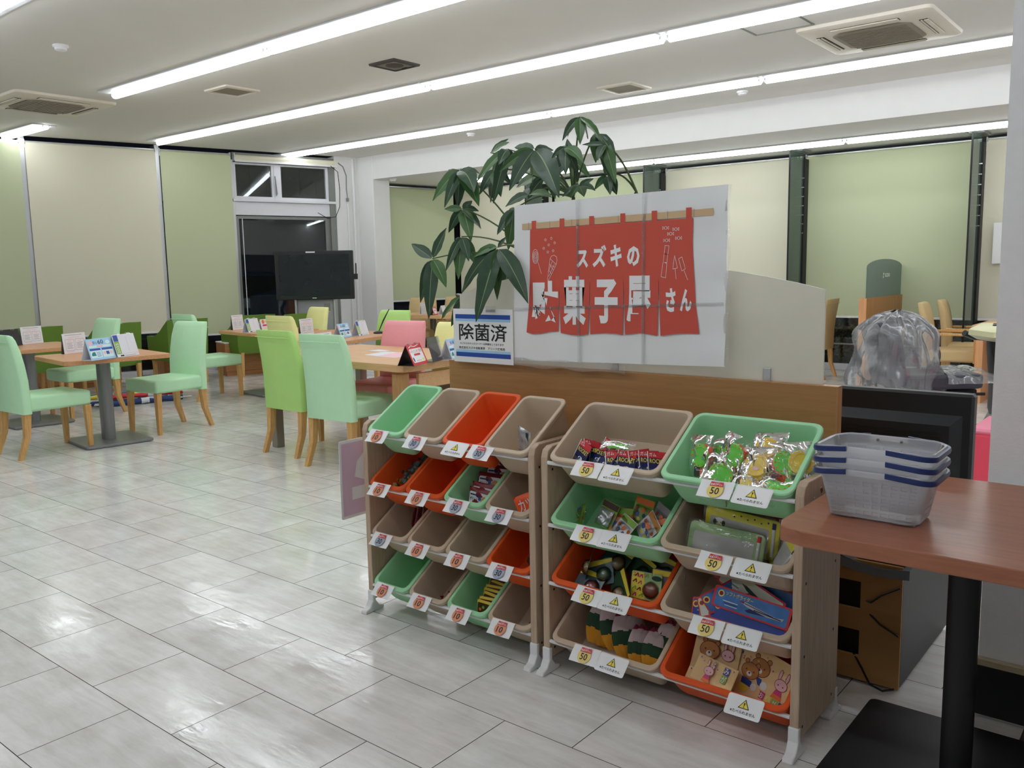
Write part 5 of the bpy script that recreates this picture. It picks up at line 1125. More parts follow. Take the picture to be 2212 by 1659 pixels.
# R row 3 bin 1: fruit blister cards
I = inbin('R', 2, 0)
def blister(label, M, jelly, full=True, s=1.0):
    t = thing('blister_card', label, 'toy', M=M @ Matrix.Scale(s, 4), group='fruit blister cards')
    b = MB(); b.prism(rrect(.105, .085, .006, 3), -.0006, .0006); c = b.obj('card', 'board_green' if full else ('bag_grey', 'tissue_green', 'slate_wrap')[len(label) % 3], t)
    b = MB(); b.poly([(-.05, .04), (-.05, -.04), (.0, -.04), (-.01, .04)] if full else [(-.05, .04), (-.05, .02), (.05, .028), (.05, .04)], 0, .0012)
    if full:
        for k, (x, y) in enumerate([(-.035, .03), (-.02, .028), (0, .031), (-.04, .012), (-.022, .008), (-.04, -.01), (-.024, -.012), (-.038, -.03), (-.015, -.03)]): b.line([(x-.006, y-.004), (x+.005, y+.006), (x+.006, y-.005)], .004, 1+k % 3, .0016)
        b.text('フルーツ', -.048, .026, .0, .038, 2, .002); b.disc(.035, .028, .018, 4, .0014, 14, ry=.008)
    b.obj('print', ['ink_yellow', 'ink_crimson', 'ink_magenta', 'ink_green', 'tissue_green'], c, fixn=False)
    b = MB(MT(.018, -.010, 0)); b.lathe([(.027, .0008), (.0255, .010), (.019, .018), (.008, .021)], 20, cap0=False); d = b.obj('dome', 'clear_film', t, smooth=60)
    b = MB(MT(.018, -.010, 0)); b.lathe([(.023, .001), (.021, .008), (.014, .015), (.003, .017)], 20, cap0=False); b.obj('jelly_fruit', jelly, t, smooth=60)
for x, y, z, rz, rx, ry, j, fu, lab in [(.305, .105, .050, .06, .75, 0, 'jelly_red', True, 'upright fruit blister card with a cherry red dome'), (.215, .085, .035, -.95, .7, .2, 'jelly_orange', False, 'orange slice blister card lying diagonally at the front'), (.12, .12, .04, .3, .5, -.2, 'jelly_green', False, 'blister card lying face up at the left'), (.08, .14, .06, -1.3, 1.1, 0, 'jelly_orange', False, 'blister card standing on edge at the far left'), (.16, .18, .055, -.4, .35, .1, 'jelly_orange', False, 'yellow slice blister card at the back'), (.10, .078, .03, -.15, .3, 0, 'jelly_red', False, 'blister card edge on at the left front'), (.255, .17, .045, -.5, .6, 0, 'jelly_green', False, 'dark blister card behind the upright one'), (.33, .18, .05, -.3, .7, 0, 'jelly_green', False, 'blister card with a clear dome at the back right'), (.37, .13, .05, .2, .9, .2, 'jelly_orange', False, 'orange blister card against the right side')]:
    blister(lab, I @ MT(x, y, ZB+z, rz=rz, rx=rx, ry=ry), j, fu)
# R row 3 bin 2: glider packs
I = inbin('R', 2, 1)
def glider(label, M, face='glider_blue', plane=1, w_=.24, h=.062):
    t = thing('glider_pack', label, 'toy', M=M, group='toy glider packs')
    b = MB(); b.prism(rrect(w_, h, .006, 3), 0, .003); c = b.obj('sleeve', 'ink_red', t)
    b = MB(); b.poly(rrect(w_*.94, h*.84, .005, 3), 0, .0036); b.disc(-w_*.40, h*.18, .010, 1, .0042, 14); b.disc(-w_*.40, h*.18, .0065, 2, .0046, 10)
    if plane:
        b.text('ソフトグライダー', -w_*.34, h*.16, w_*.02, h*.36, 3, .0042)
        m4 = 4 if plane == 1 else 5
        b.poly([(-w_*.14, h*.08), (-w_*.08, h*.13), (w_*.05, h*.05), (w_*.34, -h*.12), (w_*.43, -h*.06), (w_*.41, -h*.20), (w_*.2, -h*.22), (-w_*.05, -h*.06)], m4, .0042)
        b.line([(-w_*.08, h*.06), (w_*.30, -h*.13)], .0022, 6, .0046); b.line([(w_*.05, -h*.10), (w_*.40, -h*.17)], .003, 6, .0046); b.poly([(w_*.0, -h*.10), (w_*.22, -h*.22), (-w_*.02, -h*.30), (-w_*.06, -h*.24)], 6, .0044); b.poly([(-w_*.16, h*.10), (-w_*.08, h*.13), (-w_*.09, h*.03)], 2, .0046)
        for k in range(3): b.rect(-w_*.36+.004*k, -h*(.12+.09*k), -w_*.16, -h*(.09+.09*k), 6 if k == 1 else 7, .0042)
    b.obj('print', [face, 'ink_gold', 'ink_crimson', 'ink_yellow', 'board_grey', 'tissue_green', 'ink_navy', 'ink_white'], c, fixn=False)
for x, y, z, rz, rx, f, p, lab in [(.255, .105, .075, -.10, .62, 'glider_blue', 1, 'front glider pack with a silver jet picture'), (.25, .082, .050, -.05, .55, 'glider_deep', 0, 'deep blue glider pack under the front one'), (.235, .155, .075, -.42, .55, 'glider_pale', 2, 'pale glider pack with a green propeller plane'), (.30, .165, .060, -.12, .65, 'glider_blue', 0, 'blue glider pack sticking out on the right'), (.215, .215, .070, -.05, .75, 'glider_deep', 0, 'dark blue glider pack at the back'), (.155, .13, .060, .9, .5, 'glider_blue', 0, 'glider pack standing crosswise at the left'), (.135, .085, .045, .15, .55, 'glider_deep', 1, 'glider pack with a yellow flame at the front left'), (.15, .105, .050, .5, .5, 'glider_pale', 0, 'glider pack wedged between the left ones')]:
    glider(lab, I @ MT(x, y, ZB+z, rz=rz, rx=rx), f, p, w_=.24 if x > .2 else .12)
# R row 4 bin 1: folded paper balloons, fans of coloured tissue
I = inbin('R', 3, 0)
def balloon(label, M, n, s=1.0):
    """flat-folded paper balloon: pointed gores lying on one another like pages, tips plum, foot yellow"""
    t = thing('paper_balloon', label, 'toy', M=M @ Matrix.Scale(s, 4), group='folded paper balloons')
    L_ = .165
    for k in range(n):
        c = k-(n-1)/2; b = MB()
        for q0, q1, mi in ((0, .30, 2), (.30, .58, 1), (.58, .88, 0), (.88, 1.0, 3)):
            def fn(u, v, q0=q0, q1=q1):
                q = q0+(q1-q0)*v; wd = .040*math.sin(math.pi*(.10+.90*q))**.75
                return ((u-.42)*2*wd, L_*(q-.5)+.010*abs(2*u-1)*(mi == 1)*0, .012*math.sin(math.pi*u)*math.sin(math.pi*q)+.0015*math.sin(u*14+k))
            b.grid(fn, 6, 4, mi)
        b.obj('gore', ['tissue_white', 'tissue_green', 'tissue_yellow', 'tissue_plum'], t, fixn=False, smooth=50, M=MT(.016*c, .004*(k % 2), -.007*k, rz=-.05*c, ry=.75+.10*c))
for x, y, z, rz, rx, n, s, lab in [(.120, .150, .060, -.25, .70, 4, 1.0, 'largest folded paper balloon leaning at the left'), (.185, .150, .070, .25, .75, 5, 1.0, 'paper balloon with dark red fold in the middle'), (.225, .130, .055, .30, .70, 4, .95, 'paper balloon fan right of the dark fold'), (.275, .110, .045, .12, .70, 3, .80, 'plum tipped paper balloon left of the last two'), (.325, .115, .045, -.10, .72, 3, .80, 'plum tipped paper balloon at the right front'), (.358, .150, .055, -.1, .80, 3, .80, 'plum tipped paper balloon in the right rear corner')]:
    balloon(lab, I @ MT(x, y, ZB+z, rz=rz, rx=rx), n, s)
# R row 4 bin 2: booklets with a bear and a rabbit drawn on the cover
I = inbin('R', 3, 1)
def bear(b, cx, cy, s, z, shirt=True):
    for sx in (-1, 1): b.disc(cx+sx*.021*s, cy+.026*s, .0085*s, 1, z, 12); b.disc(cx+sx*.021*s, cy+.026*s, .0065*s, 0, z+.0002, 12)
    b.disc(cx, cy, .033*s, 1, z+.0003, 22, ry=.027*s); b.disc(cx, cy, .031*s, 0, z+.0005, 22, ry=.025*s)
    b.disc(cx, cy-.010*s, .010*s, 2, z+.0008, 14, ry=.008*s); b.disc(cx, cy-.007*s, .0035*s, 1, z+.001, 8); b.disc(cx-.014*s, cy+.001*s, .0028*s, 1, z+.001, 8); b.disc(cx+.014*s, cy+.001*s, .0028*s, 1, z+.001, 8)
    if shirt: b.poly([(cx-.020*s, cy-.026*s), (cx+.018*s, cy-.028*s), (cx+.022*s, cy-.048*s), (cx-.018*s, cy-.046*s)], 3, z+.0002); b.disc(cx-.004*s, cy-.056*s, .018*s, 4, z+.0001, 14, ry=.014*s); b.disc(cx+.030*s, cy-.042*s, .012*s, 2, z+.0003, 12)
def rabbit(b, cx, cy, s, z, body=True):
    for sx in (-1, 1): b.disc(cx+sx*.012*s, cy+.026*s, .0055*s, 1, z, 12, ry=.016*s); b.disc(cx+sx*.012*s, cy+.026*s, .004*s, 5, z+.0002, 12, ry=.014*s)
    b.disc(cx, cy, .021*s, 1, z+.0003, 18, ry=.017*s); b.disc(cx, cy, .0195*s, 5, z+.0005, 18, ry=.0155*s); b.disc(cx-.008*s, cy-.002*s, .0022*s, 1, z+.0008, 8); b.disc(cx+.008*s, cy-.002*s, .0022*s, 1, z+.0008, 8)
    if body: b.poly([(cx-.010*s, cy-.016*s), (cx+.010*s, cy-.016*s), (cx+.014*s, cy-.030*s), (cx-.014*s, cy-.030*s)], 6, z+.0002); b.poly([(cx-.014*s, cy-.030*s), (cx+.014*s, cy-.030*s), (cx+.018*s, cy-.042*s), (cx-.018*s, cy-.042*s)], 7, z+.0002)
def booklet(label, M, w_, h, curl, pics):
    t = thing('booklet', label, 'booklet', M=M, group='picture booklets in the orange bin')
    def f(u, v): return ((u-.5)*w_, (v-.5)*h, curl*(u-.5)**2*4)
    b = MB(); b.grid(f, 8, 3); b.grid(lambda u, v: (f(u, v)[0], f(u, v)[1], f(u, v)[2]-.004), 8, 3); 
    c = b.obj('cover', 'ink_cream', t, smooth=60, fixn=False)
    b = MB(); b.box((0, -h/2, -.002+curl*.3), (w_*.9, .001, .004)); b.obj('page_block', 'paper', t)
    b = MB(); pics(b, w_, h, curl+.0012)
    for k in range(10): b.disc(w_*(-.42+.092*k), h*(.38-.28*((k*7) % 3)/3), .0026, [3, 6, 4, 7][k % 4], curl+.0010, 6)
    b.obj('print', ['ink_brown', 'ink_crimson', 'ink_white', 'ink_blue', 'ink_yellow', 'ink_pink', 'ink_magenta', 'ink_orange', 'ink_green'], c, fixn=False)
def pic_full(b, w_, h, z):
    bear(b, -w_*.20, h*.12, 1.0, z); rabbit(b, w_*.27, h*.02, 1.0, z)
    for k, (ch, m) in enumerate((('お', 6), ('り', 4), ('が', 8), ('み', 3))): 
        x0 = -w_*.05+k*w_*.135; b.rect(x0, -h*.46, x0+w_*.12, -h*.30, m, z); b.text(ch, x0+.003, -h*.44, x0+w_*.12-.003, -h*.32, 2, z+.0006)
booklet('picture booklet with the whole bear, facing up at the right', I @ MT(.295, .125, ZB+.050, rz=-.30, rx=.62), .165, .135, .0, pic_full)
booklet('picture booklet half under the one with the whole bear', I @ MT(.235, .125, ZB+.040, rz=-.25, rx=.60), .10, .13, .0, lambda b, w_, h, z: bear(b, -w_*.0, h*.1, .9, z))
booklet('picture booklet in the thin pile at the middle', I @ MT(.205, .15, ZB+.050, rz=-.15, rx=.62), .09, .12, .0, lambda b, w_, h, z: None)
booklet('picture booklet at the back left with bear ears and rabbit', I @ MT(.125, .160, ZB+.055, rz=-.05, rx=.60), .150, .13, .006, lambda b, w_, h, z: (bear(b, -w_*.15, -h*.0, 1.0, z, False), rabbit(b, w_*.25, h*.0, 1.0, z, False)))
booklet('curled picture booklet at the front left of the orange bin', I @ MT(.155, .085, ZB+.055, rz=-.18, rx=.42), .135, .075, .020, lambda b, w_, h, z: (rabbit(b, -w_*.18, -h*.0, .8, z-.012), b.rect(w_*.14, h*.12, w_*.28, h*.42, 3, z-.012), b.rect(w_*.14, -h*.2, w_*.28, h*.10, 8, z-.012), b.text('み', w_*.15, h*.15, w_*.27, h*.40, 2, z-.0114), b.text('が', w_*.15, -h*.18, w_*.27, h*.08, 2, z-.0114)))
booklet('picture booklet slipping out flat under the curled one', I @ MT(.110, .072, ZB+.028, rz=-.10, rx=.30), .12, .05, .0, lambda b, w_, h, z: None)
# lilac laminated sheet behind the left rack
t = thing('laminated_sheet', 'lilac laminated sheet standing behind the left rack side', 'sheet', (-2.575, 2.10, .375))
b = MB(MT(rz=math.pi/2, rx=math.pi/2)); b.prism(rrect(.16, .31, .008, 3, .07, .155), 0, .002); s_ = b.obj('laminate', 'card_white', t)
b = MB(MT(.0032, 0, 0, rz=math.pi/2, rx=math.pi/2)); b.rect(.0, .012, .142, .298, 0); b.poly([(.06, .16), (.075, .22), (.11, .25), (.11, .14)], 1, .0005); b.rect(.045, .07, .11, .12, 1, .0005); b.obj('print', ['sticker_lilac', 'card_white'], s_, fixn=False)
# ---------------------------------------------------------------- red-brown side table with a black pedestal
t = thing('counter_table', 'red-brown table on a black pedestal at the right, holding the baskets', 'table', (0, 0, 0))
b = MB(); b.prism([(-.77, 1.95), (-.755, 1.905), (-.70, 1.885), (.5, 1.885), (.5, 2.62), (-.74, 2.62), (-.77, 2.59)], .688, .725); b.obj('tabletop', 'counter_wood', t, bevel=.003)
b = MB(); b.tube([(-.435, 2.29, .012), (-.435, 2.29, .688)], .037, 24); b.obj('post', 'black_paint', t, smooth=40)
b = MB(); b.prism(rrect(.60, .50, .02, 3, -.435, 2.355), 0.001, .012); b.obj('base_plate', 'black_paint', t, bevel=.002)
b = MB(); b.box((-.435, 2.29, .68), (.3, .3, .012)); b.obj('mount_plate', 'black_paint', t)
# nested shopping baskets
def basket(label, z, first):
    t = thing('shopping_basket', label, 'basket', (-.5955, 2.115, z), .01)
    bw, bd, tw, td, h = .205, .135, .250, .168, .118
    def rim(x, a): return h+.010*math.cos(x/tw*math.pi)*1.0+.004*math.sin(a)
    b = MB(); n = 6; rings = []
    for k in range(9):
        q = k/8; w_ = bw+(tw-bw)*q; d = bd+(td-bd)*q; pts = rrect(w_, d, .028, 5)
        rings.append([(x, y, .006+(rim(x, 0)-.006)*q) for x, y in pts])
    b.loft(rings, cap0=True, cap1=False); b.obj('body', 'basket_milk', t, smooth=50)
    b = MB(); pts = rrect(bw-.004, bd-.004, .02, 4)
    for sx in (-1, 1):
        for sy in (-1, 1): b.box((sx*bw*.34, sy*bd*.36, .003), (.05, .02, .006), ch=.002)
    b.obj('foot', 'basket_milk', t)
    # moulded grid of window ribs on the long faces
    b = MB()
    for sy in (-1, 1):
        for r_ in range(5):
            q = .12+.15*r_; w_ = bw+(tw-bw)*q; d = bd+(td-bd)*q; zz = .006+h*q
            for k in range(10):
                x = -w_*.40+k*w_*.80/9
                b.box((x, sy*(d/2+.0004), zz+.0045), (.013, .0012, .0012)); b.box((x, sy*(d/2+.0004), zz-.0045), (.013, .0012, .0012)); b.box((x-.006, sy*(d/2+.0004), zz), (.0012, .0012, .009))
    for sx in (-1, 1):
        for r_ in range(5):
            q = .12+.15*r_; w_ = bw+(tw-bw)*q; zz = .006+h*q
            for k in range(5): b.box((sx*(w_/2+.0004), -.04+.02*k, zz), (.0012, .010, .0012))
    b.obj('rib_grid', 'basket_milk', t)['kind'] = 'stuff'
    b = MB(); pts = rrect(tw, td, .03, 6); out = rrect(tw+.018, td+.018, .038, 6); mid = rrect(tw+.012, td+.012, .035, 6)
    b.loft([[(x, y, rim(x, 0)-.001) for x, y in pts], [(x, y, rim(x, 0)+.002) for x, y in mid], [(x, y, rim(x, 0)-.002) for x, y in out], [(x, y, rim(x, 0)-.012) for x, y in out]], cap0=False, cap1=False)
    b.obj('rim', 'basket_milk', t, smooth=40)
    # blue folding handles hugging the rim, left and right pair
    for side in (-1, 1):
        path = []
        loop = rrect(tw+.022, td+.022, .04, 8)
        half = [p for p in loop if (p[0]*side > .018)]
        half.sort(key=lambda p: math.atan2(p[1], p[0]*side))
        ends = [(.030*side if side < 0 else .022, -(td+.022)/2)]
        path = [((.036 if side > 0 else -.052), -(td+.022)/2)]+half+[((.036 if side > 0 else -.052), (td+.022)/2)]
        pp = [(x, y, rim(x, 0)-.007) for x, y in path]
        b = MB(); rings = []
        for i, p in enumerate(pp):
            a = Vector(pp[max(i-1, 0)]); c = Vector(pp[min(i+1, len(pp)-1)]); d = (c-a).normalized(); nx = Vector((d.y, -d.x, 0)).normalized()*side
            q = Vector(p); rings.append([tuple(q+nx*u+Vector((0, 0, v))) for u, v in ((-.003, -.006), (.003, -.006), (.0045, 0), (.003, .006), (-.003, .006))])
        b.loft(rings); b.obj('handle', 'navy_plastic', t, smooth=40)
    b = MB()
    for x in (-.03, .025): b.lathe([(.0035, 0), (.0035, .002), (.001, .003)], 10, M=MT(x, -td/2+.164-.002, h-.004, rx=math.pi/2))
    b.obj('rivet', 'frame_grey', t)
for k, lab in enumerate(('lowest of the three nested clear baskets on the red-brown table', 'middle one of the three nested clear baskets', 'topmost of the three nested clear baskets, blue handles at its rim')): basket(lab, .7255+.0275*k, k == 0)

# ---------------------------------------------------------------- television seen from behind on a wooden cabinet
t = thing('television', 'black television seen from behind, right of the wooden divider', 'television', (-.93, 2.90, 0))
b = MB(); b.box((0, .02, .685), (.76, .05, .475), ch=.008); b.obj('casing', 'black_plastic', t)
b = MB(); rings = [[(x, -.005-dy, z) for x, z in [(-a, .49+dz), (a, .49+dz), (a, .855-dz), (-a, .855-dz)]] for a, dy, dz in ((.35, 0, 0), (.32, .03, .03))]; b.loft(rings); b.obj('rear_housing', 'black_plastic', t)
b = MB()
for k in range(6): b.box((.0, -.0365, .80-.011*k), (.58, .004, .004))
for k in range(16): b.box((.23, -.0365, .72-.011*k), (.14, .004, .004))
b.obj('vent_slot', 'black_rubber', t)
b = MB(); b.box((.14, -.038, .765), (.02, .012, .018), ch=.002); b.obj('hook', 'black_plastic', t)
b = MB(); b.box((0, .02, .435), (.35, .2, .02), ch=.004); b.box((0, .02, .455), (.1, .05, .05)); b.obj('stand', 'black_plastic', t)
t = thing('television_cabinet', 'wooden cabinet with two cable holes under the red-brown table', 'cabinet', (0, 2.70, 0))
b = MB(); b.box((-1.02, .32, .21), (.67, .60, .40)); b.obj('carcass', 'black_paint', t)
hole = lambda x0, x1, z0, z1: (x0, x1, z0, z1)
b = MB(MT(0, 0, 0, rx=math.pi/2))
xs = [-1.36, -.905, -.805, -.683]; zs = [.012, .09, .175, .245, .335, .405]
for i in range(3):
    for j in range(5):
        if i == 1 and j in (1, 3): continue
        x0, x1, z0, z1 = xs[i], xs[i+1], zs[j], zs[j+1]; b.box(((x0+x1)/2, (z0+z1)/2, -.004), (x1-x0, z1-z0, .012))
p = b.obj('back_panel', 'mdf', t)
b = MB(MT(0, -.0025, 0, rx=math.pi/2)); b.text('FGSOPA', -.765, .372, -.722, .384, 0, .0006); b.obj('stencil', 'choco', p, fixn=False)
b = MB(); b.tube([(-.80, .01, .275), (-.77, -.012, .28), (-.74, -.016, .31), (-.685, -.014, .345)], .0035, 6); b.tube([(-.80, .01, .25), (-.74, -.014, .215), (-.685, -.014, .19)], .003, 6); b.tube([(-.83, .01, .10), (-.79, -.016, .06), (-.76, -.03, .02), (-.72, -.035, .012), (-.69, -.02, .02)], .0035, 6)
b.obj('cable', 'black_rubber', t, smooth=50)
b = MB(); b.grid(lambda u, v: (-1.30+.64*u, -.012+.55*v, .412+.012*math.sin(u*13)*math.sin(v*9+1)+.012*math.sin(u*5)), 22, 14); b.grid(lambda u, v: (-1.30+.64*u, -.014-.004*math.sin(u*20), .412-.03*v+.006*math.sin(u*13)+.01*math.sin(u*5)), 22, 3)
tag(b.obj('plastic_bag', 'bag_grey', None, smooth=60, fixn=False, loc=(0, 2.70, .0)), 'crumpled grey plastic sheet on top of the wooden cabinet', 'bag')
# pink bench
t = thing('play_bench', 'pink padded bench behind the black television', 'bench', (-.62, 5.50, 0))
b = MB(); b.box((0, 0, .19), (.80, .50, .38), ch=.015); b.obj('body', 'bench_pink', t)
b = MB(); b.box((0, 0, .39), (.80, .50, .03), ch=.012); b.obj('cushion', 'bench_top', t)
# door handle on the right wall
t = thing('wall_lever', 'black lever handle on the right wall', 'handle', (-.20, 2.71, 1.04)); b = MB(); b.tube([(.0, -.05, .04), (.15, -.05, .04)], .011, 12); b.tube([(.12, .0, .04), (.12, -.05, .04)], .010, 10); b.obj('lever', 'black_plastic', t, smooth=40); b = MB(); b.lathe([(.025, 0), (.025, .006), (.02, .008)], 16, M=MT(.12, 0, .04, rx=math.pi/2)); b.obj('rose', 'black_plastic', t)
t = thing('wall_notice', 'pale grey notice sheet at the right end of the nook blinds', 'sign', (-1.87, 10.70, 1.51)); b = MB(); b.box((0, 0, 0), (.13, .006, .44)); b.obj('sheet', 'card_white', t)
b = MB(); b.box((0, .045, 0), (.03, .09, .03)); b.obj('bracket', 'frame_grey', t)

# ---------------------------------------------------------------- nook furniture: partition with arched glass, desk, mobility scooter
t = thing('nook_partition', 'wooden partition with an arched glass top in the nook', 'partition', (-2.90, 0, 0))
b = MB(); b.box((0, 10.17, .475), (.075, 1.47, .95)); b.obj('panel', 'partition_wood', t)
b = MB(); b.box((0, 9.433, .475), (.077, .006, .952)); b.obj('edge_band', 'partition_edge', t)
b = MB(MT(.012, 0, 0, rz=math.pi/2, rx=math.pi/2)); pts = [(9.50, .95), (10.78, .95), (10.78, 1.275)]+[(10.14+.64*math.cos(a), 1.275+.088*math.sin(a)) for a in [math.pi*k/16 for k in range(1, 16)]]+[(9.50, 1.275)]
b.prism(pts, -.005, .005); g = b.obj('arched_glass', 'arch_glass', t)
b = MB(MT(.0185, 0, 0, rz=math.pi/2, rx=math.pi/2)); b.text('SUZUKI', 10.12, 1.165, 10.30, 1.205, 0); b.poly([(10.05, 1.20), (10.085, 1.215), (10.085, 1.19), (10.06, 1.175), (10.085, 1.165), (10.05, 1.15), (10.05, 1.175), (10.075, 1.19)], 0)
b.obj('etching', 'card_white', g, fixn=False)
t = thing('nook_desk', 'wooden desk end panel under the scooter handlebar in the nook', 'desk', (-1.15, 9.30, 0))
b = MB(); b.box((-.53, 0, .35), (.06, .75, .70)); b.obj('end_panel', 'partition_edge', t); b = MB(); b.box((0, 0, .715), (1.2, .8, .035), ch=.006); b.obj('desktop', 'desk_wood', t); b = MB(); b.box((.5, 0, .35), (.06, .75, .70)); b.obj('end_panel', 'partition_edge', t)
SX = math.atan2(.633, .774)
t = thing('mobility_scooter', 'mobility scooter with its black seat under clear plastic', 'scooter', M=MT(-1.45, 6.24, 0, SX))
def sh(u, v, P, N): pass
b = MB(); b.prism(rrect(.50, .44, .06, 4, .0, .0), .50, .595); s_ = b.obj('seat_cushion', 'seat_vinyl', t, bevel=.02)
b = MB(MT(-.29, 0, .52, ry=-.16)); b.loft([[(x, y, z) for x, y in rrect(.11, w_, .045, 4)] for z, w_ in ((0, .34), (.06, .40), (.22, .42), (.34, .38), (.40, .30), (.425, .22))]); b.obj('seat_back', 'seat_vinyl', t, smooth=50)
b = MB(); b.tube([(-.25, 0, .46), (-.30, 0, .52)], .03, 10); b.box((.02, 0, .47), (.42, .30, .04), ch=.008); b.tube([(-.05, -.20, .47), (.25, -.2, .465)], .01, 8); b.obj('seat_frame', 'black_plastic', t, smooth=40)
def cover(u, v):
    a = 2*math.pi*u; zz = .40+.60*v
    r_ = (1-(2*max(0, v-.72)/.56)**2)**.5 if v > .72 else 1
    x = -.25+(.215+.10*(1-v)**1.5)*r_*math.cos(a); y = .285*r_*math.sin(a)
    k = .020*math.sin(a*9+5*v)+.016*math.sin(a*15-7*v)+.012*math.sin(a*4+14*v)
    return (x+k*math.cos(a), y+k*math.sin(a), zz+.015*math.sin(a*5))
b = MB(); b.grid(cover, 72, 26); b.grid(lambda u, v: (-.02+.33*u+.015*math.sin(v*20), (-.26+.52*v)*(1+.04*math.sin(u*14)), .612+.012*math.sin(u*17+v*9)*math.sin(v*14)-.07*abs(2*v-1)**6-.09*max(0, u-.9)*10*max(0, u-.9)), 24, 20)
b.obj('plastic_cover', 'bag_film', t, fixn=False, smooth=70)
b = MB(); b.prism(rrect(1.15, .46, .10, 5, .18, 0), .11, .19); b.obj('chassis', 'scooter_black', t, bevel=.02)
b = MB(); b.tube([(-.05, 0, .18), (-.05, 0, .47)], .04, 12); b.obj('seat_post', 'scooter_black', t, smooth=40)
b = MB(); b.loft([[(.52+a+x, y, z) for x, y in rrect(w_, d, .03, 3)] for z, a, w_, d in ((.18, .10, .20, .40), (.32, .02, .16, .32), (.50, -.05, .10, .18), (.72, -.10, .09, .10), (.80, -.11, .09, .09))]); b.obj('steering_column', 'scooter_black', t, smooth=50)
b = MB(); b.loft([[(.46+x, y, z+.02*math.cos(x*12)) for x, y in rrect(w_, d, .05, 4)] for z, w_, d in ((.79, .22, .30), (.83, .30, .38), (.865, .30, .36), (.89, .22, .26))]); c = b.obj('console', 'console_cream', t, smooth=45)
b = MB(); b.tube([(.32, -.22, .83), (.40, -.24, .80), (.56, -.23, .785), (.70, -.1, .785), (.70, .1, .785), (.56, .23, .785), (.40, .24, .80), (.32, .22, .83)], .022, 10); b.obj('handlebar', 'scooter_black', t, smooth=50)
b = MB()
for x, y in ((.38, -.06), (.44, -.06), (.50, -.05), (.45, .06)): b.box((x, y, .897), (.035, .03, .016), ch=.004)
b.obj('button', 'black_plastic', c)
b = MB(); b.grid(lambda u, v: (.56+(.075+.02*math.sin(6.28*u*7))*math.sin(math.pi*(.15+.85*v))*math.cos(6.28*u)-.05*v, (.075+.02*math.sin(6.28*u*5))*math.sin(math.pi*(.15+.85*v))*math.sin(6.28*u), .88+.24*v), 28, 10); b.obj('mirror_bag', 'console_cream', t, fixn=False, smooth=60)
b = MB(); b.box((.44, -.10, .945), (.09, .004, .075)); b.obj('tag_card', 'sticker_lilac', t)
b = MB(); b.loft([[(.62+x, y, z) for x, y in rrect(w_, d, .06, 4)] for z, w_, d in ((.18, .34, .48), (.30, .26, .42), (.38, .16, .30))]); b.obj('front_cowl', 'grey_panel', t, smooth=45)
for x in (-.30, .68):
    for y in (-.25, .25):
        b = MB(MT(x, y, .115, rx=math.pi/2)); b.lathe([(.06, -.035), (.11, -.035), (.115, -.02), (.115, .02), (.11, .035), (.06, .035)], 20); b.obj('wheel', 'black_rubber', t, smooth=40)

# ---------------------------------------------------------------- money tree behind the screen: trunk, stems and leaves
t = thing('money_tree', 'tall potted money tree with drooping dark leaves behind the poster', 'potted plant', (-2.06, 2.86, 0))
TB = Vector((-2.06, 2.86, 0))
b = MB(); b.lathe([(.11, 0), (.15, .02), (.17, .28), (.175, .30), (.155, .30), (.15, .26), (.01, .26)], 24); b.obj('pot', 'ac_plastic', t, smooth=40)
b = MB(); b.tube([(.0, 0, .25), (.01, .01, .6), (-.01, 0, .95), (.02, -.01, 1.22)], [.036, .032, .026, .02], 10); b.obj('trunk', 'bark', t, smooth=50)
hubs = [(.03, -.02, 1.22), (.20, -.03, 1.45), (-.05, .0, 1.10)]
b = MB()
b.tube([(.02, -.01, 1.20), (.08, -.03, 1.40), (.11, -.08, 1.60)], [.018, .012, .007], 8); b.tube([(.02, -.01, 1.20), (.22, -.03, 1.42), (.38, -.06, 1.60)], [.016, .011, .007], 8); b.tube([(.01, .0, 1.05), (-.06, -.02, 1.22), (-.08, -.06, 1.36)], [.015, .010, .006], 8)
b.obj('branch', 'bark', t, smooth=50)
forks = [Vector((.11, -.08, 1.60)), Vector((.38, -.06, 1.60)), Vector((-.08, -.06, 1.36)), Vector((.02, -.01, 1.20)), Vector((.08, -.03, 1.40))]
def leaf(base, tip, wr, seed):
    rr = random.Random(seed)
    base = Vector(base); tip = Vector(tip); ax = tip-base; L_ = ax.length
    up = Vector((0, 0, 1)); ctrl = base+ax*.45+up*L_*(.16 if ax.z < 0 else .05)+Vector((rr.uniform(-1, 1), rr.uniform(-1, 1), 0))*L_*.03
    tocam = (Vector((0, 0, CAMH))-base).normalized()
    nrm = (tocam*.75+up*.55+Vector((rr.uniform(-.35, .35), rr.uniform(-.35, .35), rr.uniform(-.15, .15)))).normalized()
    W = L_*wr; n = 9; vs = []; fs = []; ms = []
    cols = (-1, -.55, -.045, .045, .55, 1)
    for i in range(n+1):
        q = i/n; p = base*(1-q)**2+ctrl*2*q*(1-q)+tip*q*q; d = ((ctrl-base)*(1-q)+(tip-ctrl)*q).normalized()
        sd = d.cross(nrm).normalized(); nn = sd.cross(d).normalized()
        wd = W*.5*(math.sin(math.pi*min(1, q**.85*.97+.02))**.85)*(1-.15*q) if q < 1 else .0008
        for c in cols:
            a = abs(c); vs.append(tuple(p+sd*wd*c+nn*(wd*(.26*a-.10*a*a)+.012*L_*math.sin(q*19+c*2+seed)*a)-(nn*.0015 if a < .1 else nn*0)))
    for i in range(n):
        for k in range(5): fs.append((i*6+k, i*6+k+1, (i+1)*6+k+1, (i+1)*6+k)); ms.append(1 if k == 2 else 0)
    b = MB(); b.v = [tuple(Vector(v)-TB) for v in vs]; b.f = fs; b.m = ms
    return b
sd_ = 0
